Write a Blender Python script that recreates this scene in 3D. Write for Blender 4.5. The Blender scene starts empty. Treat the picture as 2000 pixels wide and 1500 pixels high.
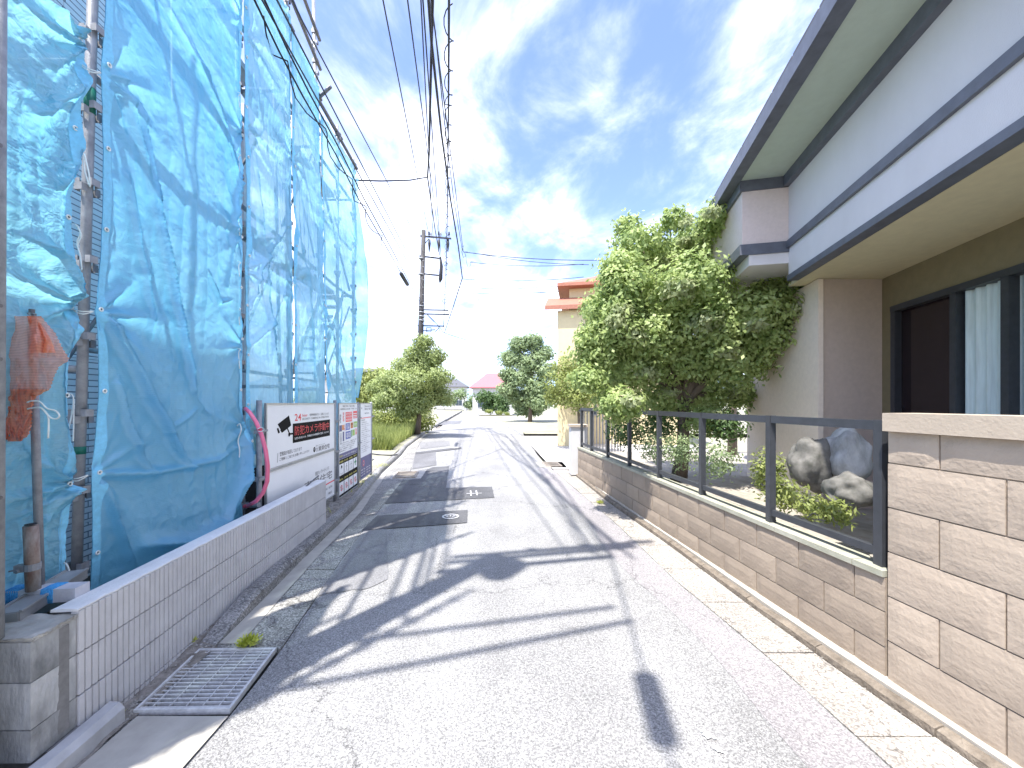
import bpy, bmesh, math, random
from mathutils import Vector, Matrix, Euler, noise
random.seed(7)
R = math.radians
scene = bpy.context.scene
C = scene.collection

# ---------------------------------------------------------------- camera, sky, sun, exposure
EYE = 1.6
F_PX = 751.0            # focal length in photograph pixels (2000 wide)
HORIZON = 787.0
cam_d = bpy.data.cameras.new('camera'); cam = bpy.data.objects.new('camera', cam_d); C.objects.link(cam)
cam_d.sensor_width = 36; cam_d.lens = 36 * F_PX / 2000
cam_d.shift_y = (HORIZON - 750) / 2000
cam_d.clip_start = 0.05; cam_d.clip_end = 9000
cam.location = (0, 0, EYE); cam.rotation_euler = (R(90), 0, 0)
scene.camera = cam

SUN_EL = 67.0
SH = Vector((0.60, 0.80)).normalized()      # way the shadows fall on the ground
to_sun = Vector((-SH.x * math.cos(R(SUN_EL)), -SH.y * math.cos(R(SUN_EL)), math.sin(R(SUN_EL))))
sun_d = bpy.data.lights.new('sun', 'SUN'); sun = bpy.data.objects.new('sun', sun_d); C.objects.link(sun)
sun_d.energy = 2.05; sun_d.angle = R(0.75); sun_d.color = (1.0, 0.965, 0.91)
sun.rotation_euler = to_sun.to_track_quat('Z', 'Y').to_euler()

world = bpy.data.worlds.new('World'); scene.world = world; world.use_nodes = True
def build_sky():
    nt = world.node_tree; nt.nodes.clear(); N = nt.nodes.new; L = nt.links.new
    sky = N('ShaderNodeTexSky'); sky.sky_type = 'NISHITA'; sky.sun_disc = False
    sky.sun_elevation = R(SUN_EL); sky.sun_rotation = math.atan2(to_sun.x, to_sun.y) % (2 * math.pi)
    sky.air_density = 1.0; sky.dust_density = 0.6; sky.ozone_density = 1.0
    tc = N('ShaderNodeTexCoord'); sep = N('ShaderNodeSeparateXYZ'); L(tc.outputs['Generated'], sep.inputs[0])
    zc = N('ShaderNodeMath'); zc.operation = 'MAXIMUM'; L(sep.outputs[2], zc.inputs[0]); zc.inputs[1].default_value = 0.0
    za = N('ShaderNodeMath'); za.operation = 'ADD'; L(zc.outputs[0], za.inputs[0]); za.inputs[1].default_value = 0.13
    dx = N('ShaderNodeMath'); dx.operation = 'DIVIDE'; L(sep.outputs[0], dx.inputs[0]); L(za.outputs[0], dx.inputs[1])
    dy = N('ShaderNodeMath'); dy.operation = 'DIVIDE'; L(sep.outputs[1], dy.inputs[0]); L(za.outputs[0], dy.inputs[1])
    cb = N('ShaderNodeCombineXYZ'); L(dx.outputs[0], cb.inputs[0]); L(dy.outputs[0], cb.inputs[1])
    mp = N('ShaderNodeMapping'); L(cb.outputs[0], mp.inputs[0]); mp.inputs['Location'].default_value = (5.3, 1.9, 0.0)
    mp.inputs['Rotation'].default_value = (0, 0, R(35)); mp.inputs['Scale'].default_value = (1.0, 0.72, 1.0)
    n1 = N('ShaderNodeTexNoise'); n1.inputs['Scale'].default_value = 3.0; n1.inputs['Detail'].default_value = 10
    n1.inputs['Roughness'].default_value = 0.6; n1.inputs['Distortion'].default_value = 0.35; L(mp.outputs[0], n1.inputs['Vector'])
    n2 = N('ShaderNodeTexNoise'); n2.inputs['Scale'].default_value = 0.55; n2.inputs['Detail'].default_value = 3; L(mp.outputs[0], n2.inputs['Vector'])
    ad = N('ShaderNodeMath'); ad.operation = 'MULTIPLY_ADD'; L(n2.outputs[0], ad.inputs[0]); ad.inputs[1].default_value = 0.55; L(n1.outputs[0], ad.inputs[2])
    # clouds get denser towards the horizon, where one looks through more of the layer
    low = N('ShaderNodeMapRange'); L(sep.outputs[2], low.inputs[0]); low.inputs[1].default_value = 0.0; low.inputs[2].default_value = 0.75
    low.inputs[3].default_value = 0.03; low.inputs[4].default_value = 0.0
    ad2 = N('ShaderNodeMath'); ad2.operation = 'ADD'; L(ad.outputs[0], ad2.inputs[0]); L(low.outputs[0], ad2.inputs[1])
    rp = N('ShaderNodeMapRange'); rp.interpolation_type = 'SMOOTHSTEP'; L(ad2.outputs[0], rp.inputs[0])
    rp.inputs[1].default_value = 0.615; rp.inputs[2].default_value = 1.12; rp.inputs[3].default_value = 0.0; rp.inputs[4].default_value = 1.0
    rp.interpolation_type = 'LINEAR'
    pw = N('ShaderNodeMath'); pw.operation = 'POWER'; L(rp.outputs[0], pw.inputs[0]); pw.inputs[1].default_value = 2.1
    mul = N('ShaderNodeMixRGB'); mul.blend_type = 'MULTIPLY'; mul.inputs[0].default_value = 1
    L(sky.outputs[0], mul.inputs[1]); mul.inputs[2].default_value = (SKY_TINT[0], SKY_TINT[1], SKY_TINT[2], 1)
    mx = N('ShaderNodeMixRGB'); L(pw.outputs[0], mx.inputs[0]); L(mul.outputs[0], mx.inputs[1]); mx.inputs[2].default_value = CLOUD
    bg = N('ShaderNodeBackground'); L(mx.outputs[0], bg.inputs[0]); bg.inputs[1].default_value = 0.15
    out = N('ShaderNodeOutputWorld'); L(bg.outputs[0], out.inputs[0])
SKY_TINT = (.47, .46, .56); CLOUD = (6.5, 6.35, 6.1, 1)
build_sky()
scene.view_settings.view_transform = 'Standard'; scene.view_settings.look = 'None'
scene.view_settings.gamma = 1; scene.view_settings.use_curve_mapping = False
scene.view_settings.exposure = 2.4
scene.render.engine = 'CYCLES'
scene.cycles.use_denoising = True
scene.cycles.max_bounces = 8; scene.cycles.transparent_max_bounces = 16
scene.cycles.caustics_reflective = False; scene.cycles.caustics_refractive = False

# ---------------------------------------------------------------- helpers
def P(u, v, Y):                        # point of the place seen at photograph pixel u, v when it is Y metres ahead
    return Vector(((u - 1000) / F_PX * Y, Y, EYE - (v - HORIZON) / F_PX * Y))
def G(u, v, z=0.0):                    # point at height z seen at pixel u, v
    Y = (EYE - z) * F_PX / (v - HORIZON)
    return Vector(((u - 1000) / F_PX * Y, Y, z))

class MB:
    def __init__(s): s.v = []; s.f = []; s.m = []; s.cur = 0
    def add(s, vs, fs):
        n = len(s.v); s.v.extend([tuple(v) for v in vs])
        for f in fs: s.f.append(tuple(i + n for i in f)); s.m.append(s.cur)
        return s
    def box(s, c, d, rz=0.0, M=None):  # centre, full sizes
        hx, hy, hz = d[0] / 2, d[1] / 2, d[2] / 2
        m = M if M is not None else Matrix.Rotation(rz, 3, 'Z')
        vs = [Vector(c) + m @ Vector((x, y, z)) for z in (-hz, hz) for x, y in ((-hx, -hy), (hx, -hy), (hx, hy), (-hx, hy))]
        return s.add(vs, [(3, 2, 1, 0), (4, 5, 6, 7), (0, 1, 5, 4), (1, 2, 6, 5), (2, 3, 7, 6), (3, 0, 4, 7)])
    def bar(s, a, b, w, h):            # rectangular bar from a to b
        a = Vector(a); b = Vector(b); d = (b - a).normalized()
        up = Vector((0, 0, 1)) if abs(d.z) < .95 else Vector((1, 0, 0))
        x = d.cross(up).normalized(); y = x.cross(d)
        vs = []
        for p in (a, b):
            for i, j in ((-1, -1), (1, -1), (1, 1), (-1, 1)): vs.append(p + x * (i * w / 2) + y * (j * h / 2))
        return s.add(vs, [(0, 1, 2, 3), (7, 6, 5, 4), (0, 4, 5, 1), (1, 5, 6, 2), (2, 6, 7, 3), (3, 7, 4, 0)])
    def tube(s, pts, r, n=8, caps=True):
        pts = [Vector(p) for p in pts]; rs = r if isinstance(r, (list, tuple)) else [r] * len(pts)
        vs = []; fs = []; prev = None
        for i, p in enumerate(pts):
            d = (pts[min(i + 1, len(pts) - 1)] - pts[max(i - 1, 0)]).normalized()
            if prev is None:
                up = Vector((0, 0, 1)) if abs(d.z) < .9 else Vector((1, 0, 0)); x = d.cross(up).normalized()
            else: x = (prev - d * prev.dot(d)).normalized()
            prev = x; y = d.cross(x)
            for k in range(n):
                a = 2 * math.pi * k / n; vs.append(p + (x * math.cos(a) + y * math.sin(a)) * rs[i])
            if i:
                for k in range(n):
                    fs.append(((i - 1) * n + k, (i - 1) * n + (k + 1) % n, i * n + (k + 1) % n, i * n + k))
        if caps: fs.append(tuple(range(n - 1, -1, -1))); fs.append(tuple((len(pts) - 1) * n + k for k in range(n)))
        return s.add(vs, fs)
    def prism(s, poly, z0, z1):        # poly: (x,y) ccw
        n = len(poly); vs = [(x, y, z0) for x, y in poly] + [(x, y, z1) for x, y in poly]
        return s.add(vs, [tuple(range(n - 1, -1, -1)), tuple(range(n, 2 * n))] + [(i, (i + 1) % n, n + (i + 1) % n, n + i) for i in range(n)])
    def poly(s, pts): return s.add(pts, [tuple(range(len(pts)))])
    def grid(s, fn, nx, ny):
        vs = [fn(i / nx, j / ny) for j in range(ny + 1) for i in range(nx + 1)]
        return s.add(vs, [(j * (nx + 1) + i, j * (nx + 1) + i + 1, (j + 1) * (nx + 1) + i + 1, (j + 1) * (nx + 1) + i) for j in range(ny) for i in range(nx)])

ROOTM = {}
def obj(name, mb, mat, parent=None, local=False, smooth=False, recalc=False):
    me = bpy.data.meshes.new(name)
    vs = mb.v
    if parent is not None and not local and parent.name in ROOTM:
        Mi = ROOTM[parent.name].inverted(); vs = [Mi @ Vector(v) for v in vs]
    me.from_pydata([tuple(v) for v in vs], [], mb.f)
    mats = mat if isinstance(mat, (list, tuple)) else [mat]
    for m in mats: me.materials.append(m)
    if len(mats) > 1: me.polygons.foreach_set('material_index', mb.m)
    if smooth: me.polygons.foreach_set('use_smooth', [True] * len(me.polygons))
    if recalc:
        bm = bmesh.new(); bm.from_mesh(me); bmesh.ops.recalc_face_normals(bm, faces=bm.faces); bm.to_mesh(me); bm.free()
    me.update()
    o = bpy.data.objects.new(name, me); C.objects.link(o)
    if parent is not None:
        o.parent = parent
        if parent.name in ROOTM: ROOTM[o.name] = ROOTM[parent.name]
    return o
def inst(name, mesh, parent, loc, rot=(0, 0, 0), scale=None):
    o = bpy.data.objects.new(name, mesh); C.objects.link(o)
    if parent is not None: o.parent = parent
    o.location = loc; o.rotation_euler = rot
    if scale: o.scale = scale
    return o
def tag(o, label, cat, group=None):
    o['label'] = label; o['category'] = cat
    if group: o['group'] = group
    return o
def thing(name, label, cat, loc=(0, 0, 0), rot=(0, 0, 0), group=None):
    o = bpy.data.objects.new(name, None); C.objects.link(o); o.empty_display_size = .2
    o.location = loc; o.rotation_euler = rot
    ROOTM[o.name] = Matrix.Translation(Vector(loc)) @ Euler(rot).to_matrix().to_4x4()
    return tag(o, label, cat, group)
def kind(o, k): o['kind'] = k; return o
def copy_thing(o, loc, label=None):
    r = o.copy(); C.objects.link(r); r.location = loc
    if label: r['label'] = label
    def kids(a, b):
        for ch in list(a.children):
            c = ch.copy(); C.objects.link(c); c.parent = b; kids(ch, c)
    kids(o, r); return r

# ---------------------------------------------------------------- materials
def newmat(name):
    m = bpy.data.materials.new(name); m.use_nodes = True; nt = m.node_tree
    return m, nt, nt.nodes['Principled BSDF']
def mat(name, col, rough=.7, var=.18, scale=6, bump=.0, bscale=60, metal=0.0, col2=None, world=False, stretch=None, per_object=0.0, bdist=.004, spec=None):
    m, nt, b = newmat(name); N = nt.nodes.new; L = nt.links.new
    if world: src = N('ShaderNodeNewGeometry').outputs['Position']
    else: src = N('ShaderNodeTexCoord').outputs['Object']
    if stretch:
        mp = N('ShaderNodeMapping'); L(src, mp.inputs[0]); mp.inputs['Scale'].default_value = stretch; src = mp.outputs[0]
    n = N('ShaderNodeTexNoise'); n.inputs['Scale'].default_value = scale; n.inputs['Detail'].default_value = 6; n.inputs['Roughness'].default_value = .62
    L(src, n.inputs['Vector'])
    if per_object:
        oi = N('ShaderNodeObjectInfo'); va = N('ShaderNodeVectorMath'); va.operation = 'ADD'; sc_ = N('ShaderNodeVectorMath'); sc_.operation = 'SCALE'
        cbn = N('ShaderNodeCombineXYZ'); L(oi.outputs['Random'], cbn.inputs[0]); L(oi.outputs['Random'], cbn.inputs[2])
        L(cbn.outputs[0], sc_.inputs[0]); sc_.inputs['Scale'].default_value = 37; L(src, va.inputs[0]); L(sc_.outputs[0], va.inputs[1]); L(va.outputs[0], n.inputs['Vector'])
    rp = N('ShaderNodeMapRange'); L(n.outputs[0], rp.inputs[0]); rp.inputs[1].default_value = .3; rp.inputs[2].default_value = .7
    mx = N('ShaderNodeMixRGB'); L(rp.outputs[0], mx.inputs[0])
    c2 = col2 or tuple(c * (1 - var) for c in col); c1 = col if col2 else tuple(min(1, c * (1 + var)) for c in col)
    mx.inputs[1].default_value = (*c2, 1); mx.inputs[2].default_value = (*c1, 1); out = mx.outputs[0]
    if per_object:
        hv = N('ShaderNodeHueSaturation'); L(out, hv.inputs['Color']); mr = N('ShaderNodeMapRange'); L(oi.outputs['Random'], mr.inputs[0])
        mr.inputs[3].default_value = 1 - per_object; mr.inputs[4].default_value = 1 + per_object; L(mr.outputs[0], hv.inputs['Value']); out = hv.outputs[0]
    L(out, b.inputs['Base Color'])
    b.inputs['Roughness'].default_value = rough; b.inputs['Metallic'].default_value = metal
    if spec is not None: b.inputs['Specular IOR Level'].default_value = spec
    if bump:
        n2 = N('ShaderNodeTexNoise'); n2.inputs['Scale'].default_value = bscale; n2.inputs['Detail'].default_value = 5; L(src, n2.inputs['Vector'])
        bp = N('ShaderNodeBump'); bp.inputs['Strength'].default_value = bump; bp.inputs['Distance'].default_value = bdist
        L(n2.outputs[0], bp.inputs['Height']); L(bp.outputs[0], b.inputs['Normal'])
    return m
def asphalt(name, base, speck, var, tint=(1, 1, 1), fine=230.0):
    m, nt, b = newmat(name); N = nt.nodes.new; L = nt.links.new
    src = N('ShaderNodeNewGeometry').outputs['Position']
    v = N('ShaderNodeTexVoronoi'); v.inputs['Scale'].default_value = fine; L(src, v.inputs['Vector'])      # aggregate, about 5 mm
    sp = N('ShaderNodeSeparateXYZ'); L(v.outputs['Color'], sp.inputs[0])
    n = N('ShaderNodeTexNoise'); n.inputs['Scale'].default_value = .9; n.inputs['Detail'].default_value = 8; n.inputs['Roughness'].default_value = .65; L(src, n.inputs['Vector'])
    n3 = N('ShaderNodeTexNoise'); n3.inputs['Scale'].default_value = 75; n3.inputs['Detail'].default_value = 3; L(src, n3.inputs['Vector'])
    r1 = N('ShaderNodeMapRange'); L(sp.outputs[0], r1.inputs[0]); r1.inputs[3].default_value = 1 - speck; r1.inputs[4].default_value = 1 + speck
    r2 = N('ShaderNodeMapRange'); L(n.outputs[0], r2.inputs[0]); r2.inputs[1].default_value = .3; r2.inputs[2].default_value = .7; r2.inputs[3].default_value = 1 - var; r2.inputs[4].default_value = 1 + var
    r3 = N('ShaderNodeMapRange'); L(n3.outputs[0], r3.inputs[0]); r3.inputs[1].default_value = .35; r3.inputs[2].default_value = .65; r3.inputs[3].default_value = 1 - speck * .55; r3.inputs[4].default_value = 1 + speck * .55
    a = N('ShaderNodeMath'); a.operation = 'MULTIPLY'; L(r1.outputs[0], a.inputs[0]); L(r2.outputs[0], a.inputs[1])
    a2 = N('ShaderNodeMath'); a2.operation = 'MULTIPLY'; L(a.outputs[0], a2.inputs[0]); L(r3.outputs[0], a2.inputs[1])
    ms = N('ShaderNodeMapping'); L(src, ms.inputs[0]); ms.inputs['Scale'].default_value = (1.9, .16, 1); ms.inputs['Rotation'].default_value = (0, 0, R(-6))
    ns = N('ShaderNodeTexNoise'); ns.inputs['Scale'].default_value = 1.0; ns.inputs['Detail'].default_value = 5; L(ms.outputs[0], ns.inputs['Vector'])
    rs = N('ShaderNodeMapRange'); L(ns.outputs[0], rs.inputs[0]); rs.inputs[1].default_value = .35; rs.inputs[2].default_value = .65; rs.inputs[3].default_value = 1 - var * .8; rs.inputs[4].default_value = 1 + var * .5
    a3 = N('ShaderNodeMath'); a3.operation = 'MULTIPLY'; L(a2.outputs[0], a3.inputs[0]); L(rs.outputs[0], a3.inputs[1])
    # small oil and tar spots, and thin wandering cracks
    vo = N('ShaderNodeTexVoronoi'); vo.inputs['Scale'].default_value = 2.3; L(src, vo.inputs['Vector'])
    ro = N('ShaderNodeMapRange'); L(vo.outputs['Distance'], ro.inputs[0]); ro.inputs[1].default_value = .012; ro.inputs[2].default_value = .05; ro.inputs[3].default_value = .55; ro.inputs[4].default_value = 1
    dn = N('ShaderNodeVectorMath'); dn.operation = 'MULTIPLY_ADD'; L(n.outputs['Color'], dn.inputs[0]); dn.inputs[1].default_value = (1.3, 1.3, 0); L(src, dn.inputs[2])
    vc = N('ShaderNodeTexVoronoi'); vc.feature = 'DISTANCE_TO_EDGE'; vc.inputs['Scale'].default_value = .42; L(dn.outputs[0], vc.inputs['Vector'])
    rc = N('ShaderNodeMapRange'); L(vc.outputs['Distance'], rc.inputs[0]); rc.inputs[1].default_value = .0008; rc.inputs[2].default_value = .0035; rc.inputs[3].default_value = .5; rc.inputs[4].default_value = 1
    a4 = N('ShaderNodeMath'); a4.operation = 'MULTIPLY'; L(a3.outputs[0], a4.inputs[0]); L(ro.outputs[0], a4.inputs[1])
    a2 = N('ShaderNodeMath'); a2.operation = 'MULTIPLY'; L(a4.outputs[0], a2.inputs[0]); L(rc.outputs[0], a2.inputs[1])
    c = N('ShaderNodeVectorMath'); c.operation = 'SCALE'; c.inputs[0].default_value = tuple(base * t for t in tint); L(a2.outputs[0], c.inputs['Scale'])
    L(c.outputs[0], b.inputs['Base Color']); b.inputs['Roughness'].default_value = .88
    bp = N('ShaderNodeBump'); bp.inputs['Strength'].default_value = .6; bp.inputs['Distance'].default_value = .004
    L(v.outputs['Distance'], bp.inputs['Height']); bp.invert = True; L(bp.outputs[0], b.inputs['Normal'])
    return m
def cloth(name, col, deep, see, crumple=.5, weave=(260, 260)):
    """woven plastic sheet: partly see-through, lets light through, fine crumples"""
    m = bpy.data.materials.new(name); m.use_nodes = True; nt = m.node_tree; nt.nodes.clear(); N = nt.nodes.new; L = nt.links.new
    src = N('ShaderNodeTexCoord').outputs['UV']
    geo = N('ShaderNodeNewGeometry').outputs['Position']
    n = N('ShaderNodeTexNoise'); n.inputs['Scale'].default_value = 1.6; n.inputs['Detail'].default_value = 5; L(geo, n.inputs['Vector'])
    mx = N('ShaderNodeMixRGB'); r = N('ShaderNodeMapRange'); L(n.outputs[0], r.inputs[0]); r.inputs[1].default_value = .35; r.inputs[2].default_value = .65
    L(r.outputs[0], mx.inputs[0]); mx.inputs[1].default_value = (*deep, 1); mx.inputs[2].default_value = (*col, 1)
    # crumples: creased facets of two sizes, bent by noise, and a fine horizontal thread
    dn = N('ShaderNodeTexNoise'); dn.inputs['Scale'].default_value = 4; dn.inputs['Detail'].default_value = 3; L(geo, dn.inputs['Vector'])
    dv = N('ShaderNodeVectorMath'); dv.operation = 'MULTIPLY_ADD'; L(dn.outputs['Color'], dv.inputs[0]); dv.inputs[1].default_value = (.30, .30, .30); L(geo, dv.inputs[2])
    c1 = N('ShaderNodeTexVoronoi'); c1.feature = 'F1'; c1.inputs['Scale'].default_value = 7; L(dv.outputs[0], c1.inputs['Vector'])
    c2 = N('ShaderNodeTexVoronoi'); c2.feature = 'F1'; c2.inputs['Scale'].default_value = 19; L(dv.outputs[0], c2.inputs['Vector'])
    c3 = N('ShaderNodeTexVoronoi'); c3.feature = 'F1'; c3.inputs['Scale'].default_value = 52; L(dv.outputs[0], c3.inputs['Vector'])
    ad = N('ShaderNodeMath'); ad.operation = 'MULTIPLY_ADD'; L(c2.outputs['Distance'], ad.inputs[0]); ad.inputs[1].default_value = .45; L(c1.outputs['Distance'], ad.inputs[2])
    ae = N('ShaderNodeMath'); ae.operation = 'MULTIPLY_ADD'; L(c3.outputs['Distance'], ae.inputs[0]); ae.inputs[1].default_value = .22; L(ad.outputs[0], ae.inputs[2])
    bp = N('ShaderNodeBump'); bp.inputs['Strength'].default_value = min(1, crumple); bp.inputs['Distance'].default_value = .03 * crumple; L(ae.outputs[0], bp.inputs['Height'])
    dif = N('ShaderNodeBsdfDiffuse'); tra = N('ShaderNodeBsdfTranslucent'); glo = N('ShaderNodeBsdfGlossy'); glo.inputs['Roughness'].default_value = .38
    for s_ in (dif, tra): L(mx.outputs[0], s_.inputs[0]); L(bp.outputs[0], s_.inputs['Normal'])
    L(bp.outputs[0], glo.inputs['Normal']); glo.inputs[0].default_value = (.9, .97, 1, 1)
    m1 = N('ShaderNodeMixShader'); m1.inputs[0].default_value = .5; L(dif.outputs[0], m1.inputs[1]); L(tra.outputs[0], m1.inputs[2])
    m2 = N('ShaderNodeMixShader'); m2.inputs[0].default_value = .10; L(m1.outputs[0], m2.inputs[1]); L(glo.outputs[0], m2.inputs[2])
    tr = N('ShaderNodeBsdfTransparent'); tr.inputs[0].default_value = (*[min(1, c ** .35) for c in col], 1)
    # fine holes of the weave in rows give a thread-like look, denser bands here and there
    wv = N('ShaderNodeTexWave'); wv.bands_direction = 'Z'; wv.inputs['Scale'].default_value = 24; wv.inputs['Distortion'].default_value = .6; L(geo, wv.inputs['Vector'])
    sm = N('ShaderNodeMapRange'); L(wv.outputs['Fac'], sm.inputs[0]); sm.inputs[3].default_value = see * .86; sm.inputs[4].default_value = see * 1.14
    m3 = N('ShaderNodeMixShader'); L(sm.outputs[0], m3.inputs[0]); L(m2.outputs[0], m3.inputs[1]); L(tr.outputs[0], m3.inputs[2])
    out = N('ShaderNodeOutputMaterial'); L(m3.outputs[0], out.inputs[0])
    return m
def leafmat(name, a, b_, rough=.55):
    m, nt, b = newmat(name); N = nt.nodes.new; L = nt.links.new
    src = N('ShaderNodeNewGeometry').outputs['Position']
    n = N('ShaderNodeTexNoise'); n.inputs['Scale'].default_value = 2.2; n.inputs['Detail'].default_value = 5; L(src, n.inputs['Vector'])
    n2 = N('ShaderNodeTexWhiteNoise'); n2.noise_dimensions = '3D'
    sn = N('ShaderNodeVectorMath'); sn.operation = 'SNAP'; L(src, sn.inputs[0]); sn.inputs[1].default_value = (.05, .05, .05); L(sn.outputs[0], n2.inputs['Vector'])
    ad = N('ShaderNodeMath'); ad.operation = 'MULTIPLY_ADD'; L(n2.outputs['Value'], ad.inputs[0]); ad.inputs[1].default_value = .35; L(n.outputs[0], ad.inputs[2])
    r = N('ShaderNodeMapRange'); L(ad.outputs[0], r.inputs[0]); r.inputs[1].default_value = .42; r.inputs[2].default_value = .9
    mx = N('ShaderNodeMixRGB'); L(r.outputs[0], mx.inputs[0]); mx.inputs[1].default_value = (*a, 1); mx.inputs[2].default_value = (*b_, 1)
    L(mx.outputs[0], b.inputs['Base Color']); b.inputs['Roughness'].default_value = rough
    tl = N('ShaderNodeBsdfTranslucent'); L(mx.outputs[0], tl.inputs[0]); ms = N('ShaderNodeMixShader'); ms.inputs[0].default_value = .48
    L(b.outputs[0], ms.inputs[1]); L(tl.outputs[0], ms.inputs[2]); L(ms.outputs[0], nt.nodes['Material Output'].inputs[0])
    return m

M = {}
M['road'] = asphalt('old_asphalt', .255, .42, .16, (1.0, .985, .96), 175)
M['road_pink'] = asphalt('worn_pink_asphalt', .25, .34, .10, (1.04, .98, .98), 170)
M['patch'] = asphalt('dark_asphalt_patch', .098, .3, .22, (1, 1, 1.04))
M['patch2'] = asphalt('grey_asphalt_patch', .15, .28, .2, (1, .99, 1.01))
M['patch3'] = asphalt('faded_asphalt_patch', .2, .3, .12, (1, .99, 1.0))
M['gutter'] = asphalt('gutter_concrete', .25, .5, .25, (1.0, .97, .90), 120)
M['gutter_r'] = asphalt('gutter_concrete_warm', .30, .42, .2, (1.04, .95, .84), 120)
M['channel'] = mat('smooth_channel_concrete', (.46, .435, .38), .8, scale=5, col2=(.33, .31, .27), world=True, bump=.3, bscale=60)
M['kerb'] = asphalt('kerb_concrete', .25, .45, .35, (1.0, .98, .94), 100)
M['kerb_pale'] = mat('pale_kerb_concrete', (.5, .5, .5), .85, scale=6, col2=(.34, .34, .34), world=True, bump=.6, bscale=70)
M['kerb_r'] = mat('brown_kerb_concrete', (.24, .2, .155), .9, scale=14, col2=(.1, .08, .06), world=True, bump=1, bscale=60, bdist=.01)
M['ledge'] = mat('pale_ledge_mortar', (.5, .45, .38), .85, scale=5, col2=(.38, .34, .28), world=True, bump=.4, bscale=50)
M['soil'] = mat('gravelly_soil', (.34, .31, .27), .95, scale=16, col2=(.13, .115, .095), world=True, bump=1, bscale=40, bdist=.02)
M['ground'] = mat('bare_ground', (.36, .34, .28), .95, scale=.6, col2=(.22, .22, .13), world=True, bump=.6, bscale=12)
M['drive'] = mat('driveway_concrete', (.5, .48, .46), .85, scale=2, col2=(.42, .4, .38), world=True)
M['rib'] = mat('ribbed_block_concrete', (.63, .62, .62), .85, scale=5, col2=(.49, .48, .485), bump=.5, bscale=160, per_object=.02)
M['mortar'] = mat('block_mortar', (.2, .195, .19), .95, scale=30)
M['cap'] = mat('white_mortar_cap', (.84, .83, .81), .85, scale=8, col2=(.74, .72, .70), world=True, bump=.5, bscale=80)
M['oldblock'] = mat('weathered_block', (.58, .58, .57), .95, scale=5, col2=(.13, .135, .135), bump=.9, bscale=70, per_object=.08, stretch=(1, 1, .45), bdist=.006)
M['oldtop'] = mat('weathered_block_top', (.5, .48, .43), .95, scale=10, col2=(.3, .285, .25), world=True, bump=.8, bscale=60)
M['galv'] = mat('galvanised_steel', (.36, .375, .40), .55, scale=14, col2=(.2, .21, .23), metal=.2, bump=.3, bscale=120)
M['galv_d'] = mat('galvanised_dark', (.2, .2, .215), .5, scale=14, col2=(.12, .12, .13), metal=.4)
M['rust'] = mat('rusty_painted_steel', (.45, .42, .38), .7, scale=16, col2=(.13, .045, .02), bump=.6, bscale=60, stretch=(1, 1, .4))
M['alu'] = mat('aluminium_frame', (.42, .43, .44), .4, scale=20, metal=.6, var=.12)
M['white'] = mat('white_sign_sheet', (.86, .865, .87), .35, scale=3, var=.03)
M['black'] = mat('black_print', (.003, .003, .004), .6, spec=.1)
M['greyprint'] = mat('grey_print', (.12, .12, .13), .4)
M['redp'] = mat('red_print', (.8, .03, .05), .4)
M['navy'] = mat('navy_print', (.05, .055, .2), .4)
M['bluep'] = mat('blue_print', (.06, .1, .42), .4)
M['orangep'] = mat('orange_print', (.8, .25, .04), .4)
M['greenp'] = mat('green_print', (.3, .52, .08), .4)
M['dgreenp'] = mat('dark_green_print', (.02, .25, .09), .4)
M['yellowp'] = mat('yellow_print', (.7, .62, .1), .4)
M['pinkp'] = mat('pink_print', (.75, .35, .4), .4)
M['hose'] = mat('pink_hose_rubber', (.78, .16, .27), .4, var=.06)
M['hose_d'] = mat('dark_red_hose', (.5, .05, .09), .4, var=.06)
M['tarpA'] = cloth('crumpled_blue_tarp', (.32, .74, .90), (.22, .64, .84), .10, .75)
M['tarpB'] = cloth('sky_blue_tarp', (.26, .69, .93), (.19, .61, .89), .10, .42)
M['tarpC'] = cloth('pale_blue_tarp', (.36, .74, .92), (.27, .66, .89), .14, .5)
M['tarpE'] = cloth('thin_pale_blue_tarp', (.36, .75, .92), (.28, .67, .89), .30, .45)
M['orange'] = cloth('orange_mesh_cloth', (1, .40, .20), (.95, .24, .12), .2, 1.0)
M['orange_thin'] = cloth('thin_orange_mesh_cloth', (1, .52, .38), (.95, .38, .26), .36, .8)
M['hem'] = mat('tarp_hem', (.22, .60, .84), .6, scale=40, var=.12)
M['cord'] = mat('white_cord', (.75, .8, .78), .7)
M['rope'] = mat('blue_rope', (.03, .25, .62), .8, scale=120, col2=(.12, .5, .85), bump=1, bscale=200)
M['timber'] = mat('white_painted_timber', (.66, .65, .68), .8, scale=12, col2=(.5, .49, .52), bump=.3)
M['steelplate'] = mat('grey_steel_plate', (.42, .42, .42), .55, scale=10, col2=(.3, .3, .3), metal=.3)
M['tape'] = mat('green_tape', (.0, .13, .09), .5)
M['siding'] = None
M['wood'] = mat('plank_steel', (.4, .41, .43), .5, scale=8, metal=.3)
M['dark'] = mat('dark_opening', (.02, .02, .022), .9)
M['wire'] = mat('black_cable', (.012, .013, .02), .6)
M['wireg'] = mat('grey_wire', (.03, .035, .05), .6)
M['polec'] = mat('pole_concrete', (.07, .065, .065), .8, scale=6, col2=(.035, .033, .033))
M['poled'] = mat('dark_pole_steel', (.02, .02, .025), .6, scale=6)
M['insul'] = mat('insulator_glaze', (.5, .5, .52), .25)
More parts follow.
